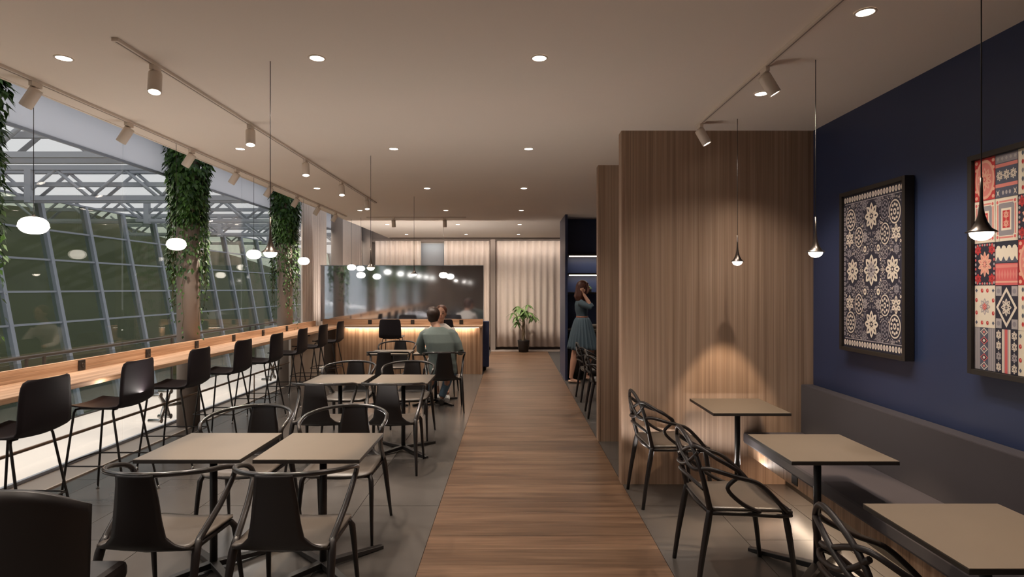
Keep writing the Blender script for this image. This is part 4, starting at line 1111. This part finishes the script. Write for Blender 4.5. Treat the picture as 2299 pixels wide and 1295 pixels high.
for k in range(13):
    a = -2.2+4.4*k/12+PI; x = hc.x-.02+.085*math.cos(a); yy = hc.y+.082*math.sin(a)
    hr.tube([V((x, yy, hc.z+.05)), V((x-.012, yy, hc.z-.04)), V((x-.022-.02*rl.random(), yy+.01*rl.uniform(-1, 1), hc.z-.15)), V((x-.015, yy, hc.z-.225-.05*rl.random()))], [.032, .033, .032, .014], 8)
hr.tube([hc+V((.06, -.055, .085)), hc+V((.04, -.085, .02)), hc+V((.0, -.095, -.06))], [.018, .018, .014], 8)
blob(hr, 'hair', M['hairl'], wm, B, .008, 2)
for fx0, fy0, fz, tilt in ((1.02, 10.12, 0, 0), (1.315, 10.34, .012, .25)):
    mb = MB(); mb.tube([V((fx0-.035, fy0, .035+fz*3)), V((fx0+.02, fy0, .032+fz*2)), V((fx0+.10, fy0-.005, .026+fz)), V((fx0+.175, fy0-.01, .018))], [.034, .040, .040, .024], 12, flat=(.62, 1))
    s_ = mb.build('shoe', M['shoe'], wm); s_.data.transform(Matrix.Translation(-B))

# --- the seated man, back to us
B = V((-.93, 7.88, 0)); hc = wp(-1.085, 8.02, 1.262); fw = V((-.25, 1, -.05)).normalized()
mb = MB(); head_parts(mb, hc, fw)
mb.tube([hc+V((0, -.02, -.06)), wp(-1.05, 7.97, 1.14), wp(-1.02, 7.94, 1.06)], [.056, .056, .075], 12)
mb.loft([(-.93, 7.83, .48, .17, .12), (-.93, 7.82, .60, .165, .11), (-.945, 7.83, .75, .165, .11), (-.97, 7.86, .90, .19, .115), (-1.0, 7.90, 1.02, .20, .105), (-1.02, 7.93, 1.09, .13, .08)], yaw=.12)
mb.tube([wp(-1.20, 7.93, 1.02), wp(-1.26, 7.97, .88), wp(-1.25, 8.03, .785)], [.058, .052, .042], 12)
mb.tube([wp(-1.25, 8.03, .785), wp(-1.19, 8.16, .775), wp(-1.12, 8.26, .768)], [.042, .036, .028], 12)
hand(mb, (-1.11, 8.27, .768), (.4, 1, 0), (0, 0, -1), 1, .25)
mb.tube([wp(-.81, 7.91, 1.02), wp(-.735, 7.86, .88), wp(-.71, 7.86, .80)], [.058, .052, .042], 12)
mb.tube([wp(-.71, 7.86, .80), wp(-.70, 7.95, .77), wp(-.71, 8.08, .775)], [.042, .036, .028], 12)
hand(mb, (-.71, 8.09, .772), (-.35, 1, -.02), (0, 0, -1), -1, .35)
for kx, fxx in ((-1.06, -1.24), (-.86, -1.0)):
    mb.tube([wp(kx*.4-.93*.6, 7.86, .52), wp(kx, 8.06, .53), wp(kx, 8.27, .52)], [.085, .080, .062], 12)
    mb.tube([wp(kx, 8.27, .51), wp((kx+fxx)/2, 8.27, .30), wp(fxx, 8.22, .10)], [.058, .055, .036], 12)
    mb.tube([wp(fxx, 8.20, .06), wp(fxx, 8.34, .03)], [.035, .028], 10)
mn = blob(mb, 'person', M['skin'], None, B, .010, 3)
tag(mn, 'seated dark-haired man in a sage sweater, back to us', 'person', kind='thing'); face_bits(mn, hc, fw, B)
mb = MB()
mb.loft([(-.93, 7.83, .50, .185, .135), (-.93, 7.82, .56, .190, .135), (-.935, 7.82, .66, .182, .128), (-.95, 7.83, .78, .188, .130), (-.972, 7.86, .92, .215, .135), (-1.0, 7.90, 1.03, .222, .120), (-1.02, 7.93, 1.09, .150, .095), (-1.03, 7.945, 1.125, .085, .075)], yaw=.12)
mb.ell((-1.175, 7.92, 1.02), (.085, .075, .080), (0, 0, 0)); mb.ell((-.835, 7.905, 1.02), (.085, .075, .080), (0, 0, 0))
mb.tube([wp(-1.19, 7.93, 1.02), wp(-1.255, 7.96, .90), wp(-1.265, 8.02, .785)], [.078, .066, .056], 12)
mb.tube([wp(-1.265, 8.02, .79), wp(-1.20, 8.15, .78), wp(-1.135, 8.24, .770)], [.054, .046, .036], 12)
mb.tube([wp(-.82, 7.91, 1.02), wp(-.745, 7.86, .90), wp(-.71, 7.85, .80)], [.078, .066, .056], 12)
mb.tube([wp(-.71, 7.85, .80), wp(-.70, 7.95, .78), wp(-.71, 8.05, .775)], [.054, .046, .036], 12)
blob(mb, 'sweater', M['knit'], mn, B, .010, 3)
mb = MB()
mb.loft([(-.93, 7.84, .465, .17, .13), (-.93, 7.83, .50, .183, .135), (-.93, 7.83, .565, .180, .130)], yaw=.12)
for kx, fxx in ((-1.06, -1.24), (-.86, -1.0)):
    mb.tube([wp(kx*.4-.93*.6, 7.86, .535), wp(kx, 8.06, .54), wp(kx, 8.27, .525)], [.098, .090, .072], 12)
    mb.tube([wp(kx, 8.28, .51), wp((kx+fxx)/2, 8.28, .30), wp(fxx, 8.22, .11)], [.070, .062, .050], 12)
blob(mb, 'jeans', M['jeans'], mn, B, .011, 3)
hr = MB(); hr.ell(hc+V((0, -.022, .038)), (.092, .104, .096), (0, 0, 0), 3); hr.ell(hc+V((.0, -.050, -.015)), (.078, .060, .075), (0, 0, 0), 3); hr.ell(hc+V((-.02, .04, .10)), (.075, .065, .040), (0, 0, .2), 2)
blob(hr, 'hair', M['hairb'], mn, B, .009, 2)
for fxx in (-1.24, -1.0):
    mb = MB(); mb.tube([wp(fxx, 8.16, .045), wp(fxx, 8.24, .045), wp(fxx, 8.36, .032)], [.040, .045, .032], 12); s_ = mb.build('shoe', M['edge'], mn); s_.data.transform(Matrix.Translation(-B))

# --- the person opposite, facing us
B = V((-1.13, 9.08, 0)); hc = wp(-1.085, 8.86, 1.27); fw = V((.08, -1, -.05)).normalized()
mb = MB(); head_parts(mb, hc, fw)
mb.tube([hc+V((0, .02, -.06)), wp(-1.10, 8.90, 1.14), wp(-1.11, 8.92, 1.06)], [.05, .05, .07], 12)
mb.loft([(-1.13, 9.10, .48, .16, .12), (-1.13, 9.08, .62, .15, .10), (-1.13, 9.02, .80, .15, .105), (-1.12, 8.96, .95, .17, .105), (-1.115, 8.93, 1.04, .17, .09), (-1.11, 8.92, 1.09, .10, .07)])
for s in (-1, 1):
    mb.tube([wp(-1.115+s*.18, 8.93, 1.02), wp(-1.12+s*.23, 8.86, .90), wp(-1.12+s*.24, 8.78, .79)], [.05, .044, .036], 12)
    mb.tube([wp(-1.12+s*.24, 8.78, .79), wp(-1.12+s*.17, 8.66, .775), wp(-1.12+s*.09, 8.58, .765)], [.036, .03, .023], 12)
    hand(mb, (-1.12+s*.085, 8.57, .765), (-s*.5, -1, 0), (0, 0, -1), s, .3, .92)
LG = ((-1.22, -1.10, 8.50), (-1.03, -.955, 8.47))
for kx, fxx, fy in LG:
    mb.tube([wp(kx*.5-1.13*.5, 9.06, .52), wp(kx, 8.86, .53), wp(kx, 8.72, .52)], [.08, .075, .058], 12)
    mb.tube([wp(kx, 8.72, .51), wp((kx+fxx)/2, 8.66, .30), wp(fxx, fy+.06, .10)], [.055, .052, .033], 12)
    mb.tube([wp(fxx, fy+.06, .06), wp(fxx+.02, fy-.06, .03)], [.032, .026], 10)
op = blob(mb, 'person', M['skin'], None, B, .010, 3)
tag(op, 'auburn-haired person in white facing us, partly hidden behind the seated man', 'person', kind='thing'); face_bits(op, hc, fw, B)
mb = MB()
mb.loft([(-1.13, 9.10, .50, .172, .132), (-1.13, 9.08, .62, .165, .118), (-1.13, 9.02, .80, .165, .122), (-1.12, 8.96, .95, .188, .12), (-1.115, 8.93, 1.04, .185, .105), (-1.11, 8.92, 1.09, .12, .08), (-1.105, 8.91, 1.115, .075, .065)])
for s in (-1, 1):
    mb.tube([wp(-1.115+s*.17, 8.93, 1.02), wp(-1.12+s*.23, 8.86, .90), wp(-1.12+s*.245, 8.78, .79)], [.068, .058, .050], 12)
    mb.tube([wp(-1.12+s*.245, 8.78, .79), wp(-1.12+s*.18, 8.67, .78)], [.048, .042], 12)
blob(mb, 'shirt', M['whitec'], op, B, .011, 3)
mb = MB(); mb.loft([(-1.13, 9.10, .465, .16, .12), (-1.13, 9.10, .56, .168, .125)])
for kx, fxx, fy in LG:
    mb.tube([wp(kx*.5-1.13*.5, 9.06, .53), wp(kx, 8.86, .54), wp(kx, 8.72, .525)], [.092, .085, .068], 12)
    mb.tube([wp(kx, 8.71, .51), wp((kx+fxx)/2, 8.65, .33), wp((kx+2*fxx)/3, fy+.10, .19)], [.066, .060, .056], 12)
blob(mb, 'trousers', M['whitec'], op, B, .011, 3)
hr = MB(); hr.ell(hc+V((0, .020, .045)), (.092, .100, .088), (0, 0, 0), 3); hr.ell(hc+V((0, .05, -.01)), (.082, .062, .085), (0, 0, 0), 3)
blob(hr, 'hair', M['haira'], op, B, .009, 2)
for kx, fxx, fy in LG:
    mb = MB(); mb.tube([wp(fxx-.005, fy+.10, .05), wp(fxx, fy+.03, .048), wp(fxx+.02, fy-.09, .034)], [.038, .043, .032], 12); s_ = mb.build('sneaker', M['sneak'], op); s_.data.transform(Matrix.Translation(-B))
